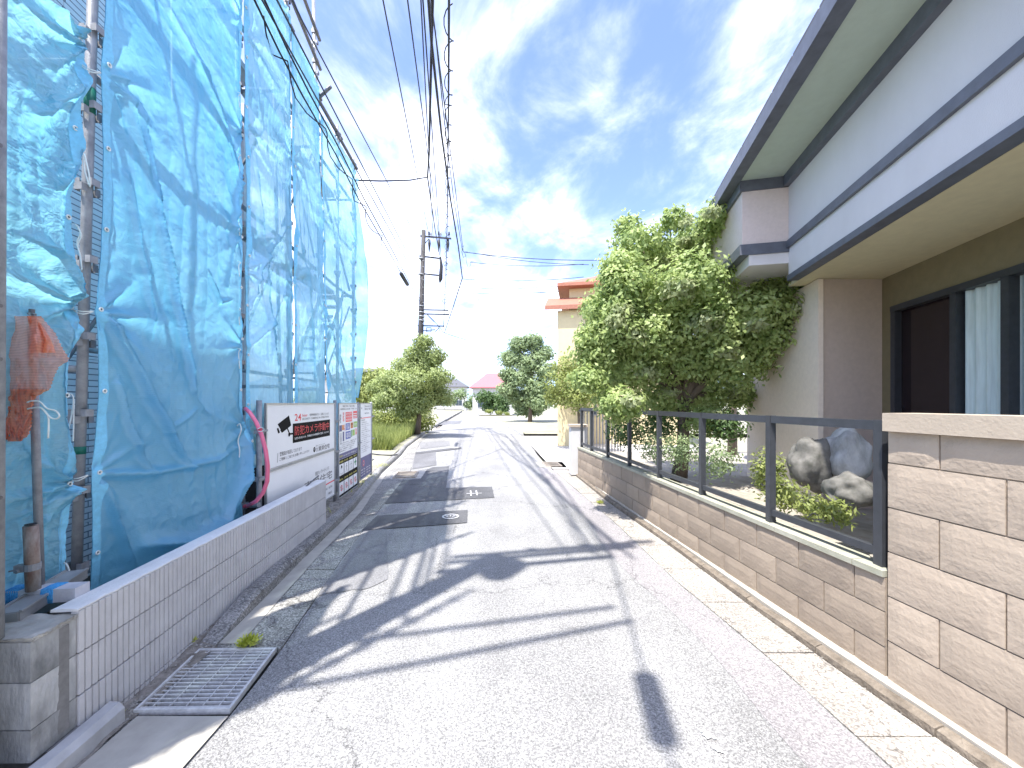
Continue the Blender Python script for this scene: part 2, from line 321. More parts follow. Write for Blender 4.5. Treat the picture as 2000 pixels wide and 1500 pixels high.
def siding_material():
    m, nt, b = newmat('brick_pattern_siding'); N = nt.nodes.new; L = nt.links.new
    tc = N('ShaderNodeTexCoord'); mp = N('ShaderNodeMapping'); L(tc.outputs['Object'], mp.inputs[0]); mp.inputs['Rotation'].default_value = (R(90), 0, 0)
    br = N('ShaderNodeTexBrick'); L(mp.outputs[0], br.inputs['Vector']); br.inputs['Scale'].default_value = 1
    br.inputs['Brick Width'].default_value = .36; br.inputs['Row Height'].default_value = .05; br.inputs['Mortar Size'].default_value = .0045
    br.inputs['Color1'].default_value = (.78, .78, .82, 1); br.inputs['Color2'].default_value = (.72, .72, .76, 1); br.inputs['Mortar'].default_value = (.2, .2, .24, 1)
    L(br.outputs['Color'], b.inputs['Base Color']); b.inputs['Roughness'].default_value = .75
    bp = N('ShaderNodeBump'); bp.inputs['Strength'].default_value = .6; bp.inputs['Distance'].default_value = .004; bp.invert = True
    L(br.outputs['Fac'], bp.inputs['Height']); L(bp.outputs[0], b.inputs['Normal']); return m
M['siding'] = siding_material()

# ---------------------------------------------------------------- ground, road, gutters, kerbs
def line_of(px, z=0.0): return [G(u, v, z) for u, v in px]
def x_at(line, Y):
    if Y <= line[0].y:
        a, b = line[0], line[1]
    elif Y >= line[-1].y: a, b = line[-2], line[-1]
    else:
        for a, b in zip(line, line[1:]):
            if a.y <= Y <= b.y: break
    t = (Y - a.y) / (b.y - a.y); return a.x + (b.x - a.x) * t
KL = line_of([(170, 1490), (242, 1414), (420, 1267), (525, 1162), (585, 1100), (690, 998), (745, 925), (783, 890), (795, 874), (836, 843), (870, 822), (903, 803)])
AL = line_of([(345, 1500), (460, 1388), (550, 1268), (665, 1097), (710, 1035), (762, 970), (787, 938), (803, 918), (811, 887), (820, 865), (848, 843), (876, 822), (906, 803)])
AR = line_of([(1740, 1500), (1525, 1305), (1320, 1135), (1200, 1020), (1100, 935), (1058, 900), (1030, 860), (1004, 840), (980, 828), (937, 815), (912, 804)])
KR = line_of([(1990, 1562), (1875, 1475), (1625, 1300), (1480, 1195), (1320, 1075), (1180, 975), (1100, 910), (1070, 885)])
KL[0] = Vector((-1.86, 1.2, 0)); KR[0] = Vector((KR[1].x + .12, .6, 0))
def jit(x, y, s, f=3.0): return noise.noise(Vector((x * f, y * f, 1.7))) * s

g = MB(); g.poly([(-900, -60, -.12), (900, -60, -.12), (900, 2500, -.12), (-900, 2500, -.12)])
kind(obj('ground', g, M['ground']), 'structure')
ys = [-6, -3, 0, .8] + [1.2 + .15 * i for i in range(60)] + [10.4 + .8 * i for i in range(30)] + [36, 42, 50, 60, 75, 100]
rd = MB()
for a, b in zip(ys, ys[1:]):
    rd.add([(x_at(AL, a) + jit(0, a, .012, 6), a, 0), (x_at(AR, a) + jit(5, a, .012, 6), a, 0), (x_at(AR, b) + jit(5, b, .012, 6), b, 0), (x_at(AL, b) + jit(0, b, .012, 6), b, 0)], [(0, 1, 2, 3)])
kind(obj('road', rd, M['road']), 'structure')
# side strip of pinker, more worn asphalt along the right gutter
st = MB(); sy = [y for y in ys if 0 <= y <= 9.5]
for a, b in zip(sy, sy[1:]):
    wa = .34 + jit(9, a, .1, .8); wb = .34 + jit(9, b, .1, .8)
    st.add([(x_at(AR, a) - wa, a, .003), (x_at(AR, a) - .012, a, .003), (x_at(AR, b) - .012, b, .003), (x_at(AR, b) - wb, b, .003)], [(0, 1, 2, 3)])
kind(obj('road_edge_strip', st, M['road_pink']), 'structure')
def rough_poly(px, z, step=.06, amp=.008):
    w = [G(u, v) for u, v in px]; out = []
    for a, b in zip(w, w[1:] + w[:1]):
        n = max(1, int((b - a).length / step))
        for i in range(n):
            p = a.lerp(b, i / n); out.append((p.x + jit(p.x, p.y, amp, 14), p.y + jit(p.y, p.x + 9, amp, 14), z))
    return out
def patch(name, px, z, m, amp=.008):
    q = MB(); q.poly(rough_poly(px, z, amp=amp)); return kind(obj(name, q, m), 'structure')
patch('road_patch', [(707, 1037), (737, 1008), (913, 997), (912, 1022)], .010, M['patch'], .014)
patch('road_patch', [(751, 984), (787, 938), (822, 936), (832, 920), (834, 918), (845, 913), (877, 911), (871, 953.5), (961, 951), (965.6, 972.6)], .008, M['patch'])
patch('road_patch', [(811.5, 885), (851, 882.6), (852.5, 909), (805, 917)], .009, M['patch2'])
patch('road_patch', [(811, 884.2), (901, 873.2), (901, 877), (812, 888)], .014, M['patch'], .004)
patch('road_patch', [(818, 865), (878, 861.5), (879, 870.5), (822, 877)], .009, M['patch3'])
patch('road_patch', [(856.5, 824), (903, 821), (899, 827), (852, 831)], .009, M['patch2'])  # darker grey area across the far road
patch('road_patch', [(672, 1092), (712, 1034), (757, 1033), (757, 1132), (720, 1150), (640, 1160), (618, 1166)], .0055, M['patch3'], .02)  # faint shade on the near road, painted as a slightly darker polygon

def slab_row(name, la, lb, y0, y1, L_, top, m, parentname, skip=(), thick=.1):
    par = kind(obj(parentname, MB().poly([(x_at(la, y0) , y0, top - thick), (x_at(lb, y0), y0, top - thick), (x_at(lb, y1), y1, top - thick), (x_at(la, y1), y1, top - thick)]), M['soil']), 'structure')
    y = y0
    while y < y1 - .01:
        e = min(y + L_, y1)
        if not any(s0 - .01 < (y + e) / 2 < s1 + .01 for s0, s1 in skip):
            q = MB(); n = 3; dz = random.uniform(-.003, .003)
            for i in range(n):
                ya = y + .006 + (e - y - .012) * i / n; yb = y + .006 + (e - y - .012) * (i + 1) / n
                q.prism([(x_at(la, ya) + .004, ya), (x_at(lb, ya) - .004, ya), (x_at(lb, yb) - .004, yb), (x_at(la, yb) + .004, yb)], top - thick + .01, top + dz)
            obj(name, q, m, par)
        y = e
    return par
GY0, GY1 = 1.97, 2.49
slab_row('gutter_slab', KL, AL, .97, GY0, .5, .004, M['gutter'], 'left_gutter')
slab_row('gutter_slab', KL, AL, GY1, 8.6, .6, .004, M['gutter'], 'left_gutter')
slab_row('gutter_slab', KL, AL, 8.6, 24, 1.2, .004, M['gutter'], 'left_gutter')
KRi = [Vector((p.x, p.y, 0)) for p in KR]
slab_row('gutter_slab', AR, KRi, .6, 9.18, .62, .004, M['gutter_r'], 'right_gutter')
# smooth channel band cast along the kerb
ch = MB(); cy = [GY1 + .05 + .15 * i for i in range(150)]
for a, b in zip(cy, cy[1:]):
    w = lambda y: min(.13, .42 * (x_at(AL, y) - x_at(KL, y))) + jit(3, y, .02, 2)
    ch.add([(x_at(KL, a), a, .010), (x_at(KL, a) + w(a), a, .010), (x_at(KL, b) + w(b), b, .010), (x_at(KL, b), b, .010)], [(0, 1, 2, 3)])
kind(obj('gutter_channel', ch, M['channel']), 'structure')
ap = MB(); ap.poly([(-1.86, 1.0, .012), (-1.42, 1.0, .012), (-1.44, GY0 - .02, .012), (-1.9, GY0 - .02, .012)])
kind(obj('gutter_apron', ap, M['channel']), 'structure')

def kerb(parentname, piece, line, side, y0, y1, L_, w, h, m, taper=False, base=-.08):
    par = kind(obj(parentname, MB().poly([(x_at(line, y0), y0, base), (x_at(line, y0) + side * w, y0, base), (x_at(line, y1) + side * w, y1, base), (x_at(line, y1), y1, base)][::(1 if side > 0 else -1)]), M['soil']), 'structure')
    y = y0; k = 0
    while y < y1 - .01:
        e = min(y + L_, y1); q = MB(); n = max(3, int((e - y) / .12)); rows = []
        for i in range(n + 1):
            yy = y + .004 + (e - y - .008) * i / n; X = x_at(line, yy); hh = h + jit(7, yy, .012, 5)
            if taper and k == 0: hh *= min(1, .15 + 1.1 * i / n)
            j = jit(2, yy, .006, 9)
            rows.append([(X, yy, base), (X + side * .004 + j, yy, hh * .75), (X + side * .03 + j, yy, hh), (X + side * (w - .02), yy, hh + .004), (X + side * w, yy, base)])
        for r_ in rows: q.v.extend(r_)
        for i in range(n):
            for c in range(4):
                a = i * 5 + c; f = (a, a + 5, a + 6, a + 1); q.f.append(f if side < 0 else f[::-1]); q.m.append(0)
        for s_ in (0, n):
            q.f.append(tuple(s_ * 5 + c for c in range(5))); q.m.append(0)
        obj(piece, q, m, par, recalc=True); y = e; k += 1
    return par
kerb('left_kerb', 'kerb_stone', KL, -1, 2.5, 14, .6, .13, .11, M['kerb'], taper=True)
kerb('left_kerb', 'kerb_stone', KL, -1, 14, 75, 4, .13, .11, M['kerb'])
kerb('near_kerb', 'kerb_stone', KL, -1, .9, 1.93, 1.03, .10, .10, M['kerb_pale'])
kerb('right_kerb', 'kerb_stone', KR, 1, .6, 8.8, .62, .07, .05, M['kerb_r'])
far_r = [Vector((p.x, p.y, 0)) for p in AR]
kerb('far_right_kerb', 'kerb_stone', far_r, 1, 19, 90, 3, .15, .1, M['kerb_pale'])
LED = [Vector((p.x + .07, p.y, 0)) for p in KR]
le = MB(); ly = [.6 + .2 * i for i in range(42)]
for a, b in zip(ly, ly[1:]):
    le.add([(x_at(LED, a), a, .058), (x_at(LED, a) + .13, a, .066), (x_at(LED, b) + .13, b, .066), (x_at(LED, b), b, .058), (x_at(LED, a), a, .0), (x_at(LED, b), b, .0)], [(0, 1, 2, 3), (4, 0, 3, 5)])
kind(obj('wall_footing_ledge', le, M['ledge']), 'structure')

# soil strips
def XW(Y): return -1.84 - .10 * Y
def XF(Y): return -2.06 - .108 * Y
so = MB()
def soilf(xa, xb, y0, y1, zf, nx, ny):
    def f(s, t):
        y = y0 + (y1 - y0) * t; x = xa(y) + (xb(y) - xa(y)) * s
        return (x, y, zf(x, y, s) + .018 * noise.noise(Vector((x * 9, y * 9, 0))) + .012 * noise.noise(Vector((x * 30, y * 30, 3))))
    so.grid(f, nx, ny)
soilf(lambda y: XW(y) - .3, lambda y: x_at(KL, y) - (.11 if y > 2.5 else -.02), 1.3, 4.9, lambda x, y, s: .012 + .09 * max(0, min(1, (y - 2.3) / 1.6)), 14, 120)
soilf(lambda y: -4.6 - .1 * y, lambda y: x_at(KL, y) - .12, 4.9, 9.0, lambda x, y, s: .105, 60, 110)
kind(obj('soil_strip', so, M['soil'], smooth=True), 'structure')
lot = MB(); lot.poly([(x_at(KL, 9.0) - .12, 9.0, .1), (x_at(KL, 13) - .12, 13, .1), (x_at(KL, 22) - .12, 22, .1), (-26, 22, .1), (-26, 9.0, .1)])
kind(obj('vacant_lot', lot, M['ground']), 'structure')
peb = MB(); rnd = random.Random(3)
def stone(x, y, z, r):
    q = [Vector((math.cos(a) * r * rnd.uniform(.7, 1.2), math.sin(a) * r * rnd.uniform(.7, 1.2), 0)) for a in (0, 1.26, 2.51, 3.77, 5.03)]
    b0 = Vector((x, y, z)); peb.add([b0 + w for w in q] + [b0 + Vector((rnd.uniform(-.3, .3) * r, 0, r * .7))], [(i, (i + 1) % 5, 5) for i in range(5)])
for _ in range(900):
    y = 1.9 + 3.0 * rnd.random() ** 1.2; a = XW(y); b = x_at(KL, y) - (.12 if y > 2.5 else 0); stone(a + (b - a) * rnd.random(), y, .008 + .09 * max(0, min(1, (y - 2.3) / 1.6)), rnd.uniform(.003, .012))
for _ in range(1500):
    y = rnd.uniform(4.9, 9); a = XF(y) - .2; b = x_at(KL, y) - .14; stone(a + (b - a) * rnd.random(), y, .105, rnd.uniform(.005, .022))
for _ in range(350):
    y = rnd.uniform(1.0, 8.0); stone(x_at(KR, y) - rnd.random() ** 2 * .25, y, .004, rnd.uniform(.002, .006))
o = kind(obj('gravel', peb, mat('gravel_stones', (.42, .4, .36), .9, scale=40, col2=(.16, .15, .13), world=True)), 'stuff')
tag(o, 'loose gravel and grit scattered along the wall foot and gutters', 'gravel')

# ---------------------------------------------------------------- drain grates
def grate(label, o_, ax, ay, w, l, nb, nc, z, mt, frame_w=.014, pit=True):
    """o_: near-left corner; ax across, ay along; nb bars across, nc cross bars"""
    t = thing('drain_grate', label, 'drain grate', (o_[0], o_[1], z))
    ax = Vector((*ax, 0)).normalized(); ay = Vector((*ay, 0)).normalized(); O = Vector((*o_, z))
    p = lambda a, b, c=0: O + ax * a + ay * b + Vector((0, 0, c))
    f = MB()
    f.bar(p(0, frame_w / 2), p(w, frame_w / 2), frame_w, .03); f.bar(p(0, l - frame_w / 2), p(w, l - frame_w / 2), frame_w, .03)
    f.bar(p(frame_w / 2, frame_w), p(frame_w / 2, l - frame_w), frame_w, .03); f.bar(p(w - frame_w / 2, frame_w), p(w - frame_w / 2, l - frame_w), frame_w, .03)
    obj('frame', f, mt, t)
    for i in range(nb):
        b = frame_w + (l - 2 * frame_w) * (i + .5) / nb; q = MB(); q.bar(p(frame_w, b, -.004), p(w - frame_w, b, -.004), .0065 if nb < 25 else .008, .022); obj('bearing_bar', q, mt, t)
    for i in range(nc):
        a = frame_w + (w - 2 * frame_w) * (i + .7) / (nc + .4); q = MB(); q.bar(p(a, frame_w, .003), p(a, l - frame_w, .003), .0045, .012); obj('cross_bar', q, mt, t)
    q = MB(); d = -.10
    c = [p(0, 0, -.012), p(w, 0, -.012), p(w, l, -.012), p(0, l, -.012)]; c2 = [x + Vector((0, 0, d + .01)) for x in c]
    q.add(c + c2, [(4, 5, 6, 7), (0, 1, 5, 4), (1, 2, 6, 5), (2, 3, 7, 6), (3, 0, 4, 7)]); obj('sump', q, M['dark_concrete'], t)
    return t
M['dark_concrete'] = mat('dark_damp_concrete', (.05, .048, .045), .95, scale=10, col2=(.02, .018, .016), world=True)  # near-black tone so the gaps between the grate bars read dark
M['grate'] = mat('worn_galvanised_grate', (.68, .68, .67), .55, scale=30, col2=(.45, .45, .45), metal=.1)
M['grate_r'] = mat('rust_tinged_grate', (.42, .39, .35), .6, scale=30, col2=(.26, .2, .15), metal=.2)
grate('large steel drain grate in the left gutter, beside the foot of the ribbed wall', (-1.945, GY0 + .005), (1, .02), (-.13, 1), .49, .50, 16, 5, .008, M['grate'])
c = MB(); w4 = [G(762, 936), G(822, 934), G(832, 920.5), G(771, 922)]
c.prism([(p.x, p.y) for p in w4], -.06, .004); kind(obj('drain_surround', c, M['channel']), 'structure')
a0 = G(762, 936); a1 = G(806, 934.5)
grate('small drain grate set in a pale concrete frame on the far left gutter', (a0.x + .03, a0.y + .05), (a1.x - a0.x, a1.y - a0.y), (-.15, 1), .48, .7, 4, 14, .012, M['grate_r'], .03)
c = MB(); w4 = [G(1055, 913.5), G(1108, 914), G(1098, 903), G(1044, 902.5)]
c.prism([(p.x, p.y) for p in w4], -.06, .012); kind(obj('drain_surround', c, M['channel']), 'structure')
a0 = G(1066, 913); grate('small drain grate in the right gutter near the end of the low wall', (a0.x, a0.y + .05), (1, 0), (-.1, 1), .42, .62, 4, 12, .02, M['grate_r'], .03)

# painted marks on the road
def ring(mb, c, r0, r1, z, n=40, sy=1.0):
    vs = []
    for k in range(n):
        a = 2 * math.pi * k / n; vs += [(c.x + math.cos(a) * r0, c.y + math.sin(a) * r0 * sy, z), (c.x + math.cos(a) * r1, c.y + math.sin(a) * r1 * sy, z)]
    mb.add(vs, [(2 * k, 2 * k + 1, (2 * k + 3) % (2 * n), (2 * k + 2) % (2 * n)) for k in range(n)])
M['paint'] = mat('worn_white_road_paint', (.66, .66, .66), .8, scale=60, col2=(.4, .4, .4), world=True)
M['iron'] = mat('cast_iron_cover', (.10, .1, .105), .6, scale=60, world=True)
cc = G(880, 1010.5)
t = thing('valve_cover', 'round valve cover with a white ring on the nearest dark road patch', 'valve cover', (cc.x, cc.y, .016))
q = MB(); q.add([(cc.x + math.cos(k * .2618) * .085, cc.y + math.sin(k * .2618) * .085, .016) for k in range(24)], [tuple(range(24))]); obj('lid', q, M['iron'], t)
q = MB(); ring(q, cc, .094, .118, .0165)
for s_ in (-1, 1):
    q.bar((cc.x + s_ * .025, cc.y - .05, .02), (cc.x + s_ * .06, cc.y, .02), .012, .003); q.bar((cc.x + s_ * .06, cc.y, .0203), (cc.x + s_ * .025, cc.y + .05, .0203), .012, .003)
q.bar((cc.x - .115, cc.y, .024), (cc.x - .065, cc.y, .024), .01, .003); q.bar((cc.x + .065, cc.y, .024), (cc.x + .115, cc.y, .024), .01, .003)
q.bar((cc.x, cc.y - .04, .024), (cc.x, cc.y + .04, .024), .01, .003)
obj('painted_ring', q, M['paint'], t)
q = MB()
for (u0, v0, u1, v1) in ((919, 958, 920, 968), (930, 958, 932, 967), (911, 964, 941, 963)):
    q.bar(G(u0, v0, .016), G(u1, v1, .016), .022, .003)
kind(obj('road_survey_mark', q, M['paint']), 'structure')
cc = G(889, 875.2); q = MB(); q.add([(cc.x + math.cos(k * .524) * .16, cc.y + math.sin(k * .524) * .13, .02) for k in range(12)], [tuple(range(12))])
tag(obj('small_valve_lid', q, M['channel']), 'pale oval valve lid on the thin dark strip across the road', 'valve cover')
q = MB()
for (u, v, r) in ((1382, 1440, .022), (1402, 1467, .016), (1395, 1445, .008), (1370, 1432, .006), (1267, 1122, .01), (1410, 1472, .007)):
    c0 = G(u, v); q.add([(c0.x + math.cos(k * .7) * r * (1 + .4 * math.sin(k * 2.1)), c0.y + math.sin(k * .7) * r * .8 * (1 + .3 * math.cos(k * 3)), .009) for k in range(9)], [tuple(range(9))])
kind(obj('road_white_spots', q, M['paint']), 'structure')

# ---------------------------------------------------------------- weeds and grass helpers
def leaf_quad(mb, p, d, n, L_, w):
    s = d.cross(n).normalized() * w / 2
    mb.add([p, p + d * L_ * .45 + s, p + d * L_, p + d * L_ * .45 - s], [(0, 1, 2, 3)])
M['weed'] = leafmat('weed_leaf', (.42, .46, .06), (.78, .80, .22))
M['grass'] = leafmat('lot_grass', (.12, .18, .03), (.30, .36, .08))
def weed(label, c, r, n, seed):
    rr = random.Random(seed); q = MB()
    for i in range(n):
        a = rr.uniform(0, 6.28); el = rr.uniform(.2, 1.4); d = Vector((math.cos(a) * math.cos(el), math.sin(a) * math.cos(el), math.sin(el)))
        p = Vector(c) + Vector((rr.uniform(-1, 1) * r * .5, rr.uniform(-1, 1) * r * .4, 0)) + d * rr.uniform(0, r * .5)
        leaf_quad(q, p, d, Vector((rr.uniform(-1, 1), rr.uniform(-1, 1), 1)).normalized(), rr.uniform(.014, .034), rr.uniform(.007, .014))
    return tag(obj('weed', q, M['weed']), label, 'weed')
c = G(487, 1264); weed('bright yellow-green weed tuft at the far edge of the large drain grate', (c.x, c.y, .02), .075, 420, 1)
c = G(385, 1262); weed('small weed in the corner between the kerb end and the ribbed wall', (c.x - .03, c.y, .03), .025, 40, 2)
c = G(1173, 984); weed('dry yellowish weed tuft growing by the right kerb', (c.x, c.y, .01), .07, 160, 5)
c = G(240, 1408); weed('tiny flat weed at the near corner of the large drain grate', (c.x - .03, c.y, .02), .02, 50, 8)

# ---------------------------------------------------------------- ribbed block wall and old block wall on the left
WY0, WY1 = 1.79, 4.80
wd = Vector((-.10, 1, 0)).normalized(); wn = Vector((wd.y, -wd.x, 0)); wang = math.atan2(wd.y, wd.x)
wo = Vector((XW(WY0), WY0, 0)); WL = (WY1 - WY0) / wd.y
wall = thing('ribbed_block_wall', 'low wall of pale grey vertically ribbed blocks with a white top', 'block wall', tuple(wo), (0, 0, wang))
core = MB(); core.box((WL / 2, .064, .235), (WL - .006, .092, .77)); obj('mortar_core', core, M['mortar'], wall, local=True)
def rib_block(L_, H):
    q = MB(); n = max(1, round(L_ / .0333)); pts = []
    for i in range(n):
        a = L_ * i / n; p = L_ / n; pts += [(a + .0024, .013), (a + .0048, .0), (a + p - .0048, .0), (a + p - .0024, .013)]
    front = [(x, y) for x, y in pts]
    N_ = len(front)
    vs = [(x, y, 0) for x, y in front] + [(x, y, H) for x, y in front] + [(L_, .03, 0), (0, .03, 0), (L_, .03, H), (0, .03, H)]
    fs = [(i, i + 1, N_ + i + 1, N_ + i) for i in range(N_ - 1)]
    b = 2 * N_; fs += [(N_ - 1, b, b + 2, 2 * N_ - 1), (b, b + 1, b + 3, b + 2), (b + 1, 0, N_, b + 3)]
    fs.append(tuple(range(N_, 2 * N_)) + (b + 2, b + 3)); fs.append(tuple(reversed(range(N_))) + (b + 1, b)[::1])
    q.add(vs, fs); return q
bl = obj('block', rib_block(.3992, .194), M['rib'], wall, local=True)
meshes = {}
zrows = [(.435, .191), (.238, .190), (.040, .190), (-.155, .188)]
first = True
# local frame: x along, y INTO the wall (positive y = away from street) after rotation wang: y axis points to -X side
for z, H in zrows:
    x = 0.0
    while x < WL - .02:
        l = min(.3992, WL - x); key = (round(l, 3), H)
        if key not in meshes:
            tmp = rib_block(l, H); mm = bpy.data.meshes.new('block'); mm.from_pydata(tmp.v, [], tmp.f); mm.materials.append(M['rib'])
            b_ = bmesh.new(); b_.from_mesh(mm); bmesh.ops.recalc_face_normals(b_, faces=b_.faces); b_.to_mesh(mm); b_.free(); meshes[key] = mm
        if first: bl.data = meshes[key]; bl.location = (x, random.uniform(-.001, .001), z); first = False
        else: inst('block', meshes[key], wall, (x, random.uniform(-.0015, .0015), z))
        x += .4
cp = MB(); n = 90
for i in range(n + 1):
    x = WL * i / n + (0.003 if i == 0 else 0); e = .002 * math.sin(i * 1.9) + .006 * noise.noise(Vector((x * 12, 0, 4)))
    cp.v += [(x, .006 + e, .628), (x, .004 + e, .636), (x, .02, .641), (x, .062, .643), (x, .118, .640), (x, .122, .628)]
for i in range(n):
    for c_ in range(5): a = i * 6 + c_; cp.f.append((a, a + 1, a + 7, a + 6)); cp.m.append(0)
cp.f += [tuple(range(6)), tuple(n * 6 + c_ for c_ in range(5, -1, -1))]; cp.m += [0, 0]
obj('mortar_cap', cp, M['cap'], wall, local=True, recalc=True)
q = MB(); q.box((1.93, .0035, .30), (.10, .003, .06));
# old block wall: corner stub next to the camera
OX, OY0 = -1.995, 1.60
ow = thing('old_block_wall', 'stained old grey concrete block wall corner at the lower left', 'block wall', (OX, OY0, 0))
def wob_box(x0, x1, y0, y1, z0, z1, nx=10, nz=5, amp=.0025, sd=0.0):
    q = MB()
    def face(fn, a, b): q.grid(fn, a, b)
    w = lambda x, y, z: amp * noise.noise(Vector((x * 25 + sd, y * 25, z * 25)))
    face(lambda s, t: (x0 + (x1 - x0) * s, y0 + w(s, 0, t), z0 + (z1 - z0) * t), nx, nz)
    face(lambda s, t: (x1 + w(0, s, t), y0 + (y1 - y0) * s, z0 + (z1 - z0) * t), nx, nz)
    face(lambda s, t: (x0 + (x1 - x0) * s, y0 + (y1 - y0) * t, z1 + w(s, t, 1)), nx, nz)
    face(lambda s, t: (x1 - (x1 - x0) * s, y1, z0 + (z1 - z0) * t), 1, 1); face(lambda s, t: (x0, y1 - (y1 - y0) * s, z0 + (z1 - z0) * t), 1, 1)
    return q
rows = [(.435, .60), (.238, .431), (.10, .234)]
for k, (z0, z1) in enumerate(rows):
    xs = [OX, OX - .39 + (.0 if k % 2 == 0 else .195), OX - .78, OX - 1.17]
    # street side length follows the ribbed wall line
    for a, b in zip(xs, xs[1:]):
        q = wob_box(b + .003, a, OY0, OY0 + (.183 if a == OX else .12), z0, z1, sd=k * 3.1)
        if a == OX:   # pull the corner so that the street side runs in line with the ribbed wall
            q.v = [(x + (XW(y) - .004 - OX if x > OX - .02 else 0), y, z) for x, y, z in q.v]
        obj('block', q, M['oldblock'], ow)
q = MB(); q.box((OX - .6, OY0 + .10, .36), (1.16, .10, .47)); q.box((OX - .62, OY0 + .13, -.0), (1.22, .14, .19)); obj('mortar_core', q, M['mortar'], ow)
tp = wob_box(OX - 1.17, OX + .002, OY0 + .002, OY0 + .186, .602, .618, 40, 8, .006); tp.v = [(x + (XW(y) - .002 - OX if x > OX - .02 else 0), y, z + .012 * noise.noise(Vector((x * 14, y * 14, 2))) * (z > .61)) for x, y, z in tp.v]
obj('mortar_top', tp, M['oldtop'], ow, smooth=False)

# ---------------------------------------------------------------- scaffold
PY = {0: .78, 1: 2.26, 2: 3.72, 3: 4.68, 4: 5.70, 45: 6.45, 5: 7.19}
PX1 = {0: -2.40, 1: -2.545, 2: -2.643, 3: -2.705, 4: -2.80, 45: -2.93, 5: -2.968}
LEAN = {0: .028, 1: .028, 2: -.005, 3: -.009, 4: -.022, 45: .0, 5: .0}
PTOP = {0: 7.4, 1: 7.4, 2: 7.6, 3: 8.0, 4: 8.4, 45: 6.25, 5: 6.17}
def pole(i, z): return Vector((PX1[i] + LEAN[i] * (z - 1.1), PY[i], z))
sc_ = thing('scaffold', 'grey tubular scaffold with plank decks standing behind the blue tarps', 'scaffold', (-2.6, 2.3, 0))
def collar(i, z, inner=0.0):
    c = pole(i, z) + Vector((-inner, 0, 0)); q = MB()
    for ax, s_ in (('x', 1), ('y', 1), ('y', -1), ('x', -1)):
        # pressed-steel pocket: a U of plate
        d = Vector((s_, 0, 0)) if ax == 'x' else Vector((0, s_, 0)); e = Vector((-d.y, d.x, 0))
        zo = .022 if ax == 'x' else -.018
        for k in (-1, 1): q.bar(c + d * .022 + e * (.0205 * k) + Vector((0, 0, zo)), c + d * .047 + e * (.0205 * k) + Vector((0, 0, zo)), .004, .042)
        q.bar(c + d * .049 - e * .0225 + Vector((0, 0, zo)), c + d * .049 + e * .0225 + Vector((0, 0, zo)), .004, .042)
    return q
for i in (0, 1, 2, 3, 4, 45, 5):
    m = M['galv'] if i in (1, 4, 45, 5) else M['galv_d']
    q = MB(); q.tube([pole(i, .0), pole(i, 3), pole(i, PTOP[i])], .0243, 16); up = obj('upright', q, m, sc_, smooth=True)
    z = .62
    while z < min(PTOP[i], 7.2):
        obj('collar', collar(i, z), M['galv'] if i in (1,) else m, up); z += .45
    if i != 45:
        q = MB(); inn = Vector((-.62, 0, 0)); q.tube([pole(i, 0) + inn, pole(i, min(PTOP[i], 6.4)) + inn], .0243, 10); obj('inner_upright', q, m, sc_, smooth=True)
seq = [0, 1, 2, 3, 4, 45, 5]
seqs = [(0, 1), (1, 2), (2, 3), (3, 4), (4, 45), (45, 5)]
for a, b in seqs:
    for z in (1.08, 3.56, 4.45, 5.36, 5.9):
        q = MB(); q.tube([pole(a, z) + Vector((-.03, .03, 0)), pole(b, z) + Vector((-.03, -.03, 0))], .0215, 8); obj('ledger', q, M['galv'], sc_, smooth=True)
    q = MB(); q.tube([pole(a, 2.0) + Vector((-.62, .03, 0)), pole(b, 2.0) + Vector((-.62, -.03, 0))], .0215, 8); obj('inner_ledger', q, M['galv'], sc_, smooth=True)
for i in (0, 1, 2, 3, 4, 5):
    for z in (1.8, 3.6, 5.4):
        q = MB(); q.tube([pole(i, z) + Vector((-.02, 0, 0)), pole(i, z) + Vector((-.6, 0, 0))], .0215, 8); obj('transom', q, M['galv'], sc_, smooth=True)
for a, b in ((2, 3), (3, 4), (4, 5)):
    for z in (3.64, 5.44):
        q = MB()
        A = pole(a, z); B = pole(b, z); A.y += .04; B.y -= .04
        q.bar(A + Vector((-.46, 0, 0)), B + Vector((-.46, 0, 0)), .24, .04)
        for s_ in (-.34, -.585): q.bar(A + Vector((s_, 0, .0)), B + Vector((s_, 0, 0)), .012, .07)
        obj('deck_plank', q, M['wood'], sc_)
def brace(p, q_, r=.0135, nm='brace'):
    q = MB(); q.tube([p, q_], r, 8); obj(nm, q, M['galv_d'], sc_, smooth=True)
off = Vector((-.07, 0, 0))
brace(pole(3, 3.75) + off, pole(4, 5.3) + off); brace(pole(3, 5.3) + off, pole(4, 3.75) + off)
brace(pole(2, 3.7) + off, pole(3, 5.3) + off); brace(pole(2, 2.0) + off, pole(3, 3.5) + off)
brace(pole(4, 3.5) + off, pole(5, 1.9) + off, .02); brace(pole(4, 2.6) + off, pole(5, 1.1) + off, .02)
brace(pole(4, 5.4) + off, pole(5, 3.7) + off, .02); brace(pole(4, 1.7) + off, pole(5, 3.4) + off); brace(pole(1, 1.2) + off * 8, pole(2, 3.5) + off * 8)
# stair flight in the last bay
st_ = MB(); A = pole(4, 1.95) + Vector((-.35, .1, 0)); B = pole(5, 3.62) + Vector((-.35, -.1, 0))
for s_ in (-.2, .2): st_.bar(A + Vector((s_, 0, 0)), B + Vector((s_, 0, 0)), .02, .12)
stair = obj('stair', st_, M['wood'], sc_)
for k in range(8):
    c0 = A.lerp(B, (k + .5) / 8); q = MB(); q.box(c0, (.38, .17, .02)); obj('tread', q, M['wood'], stair)
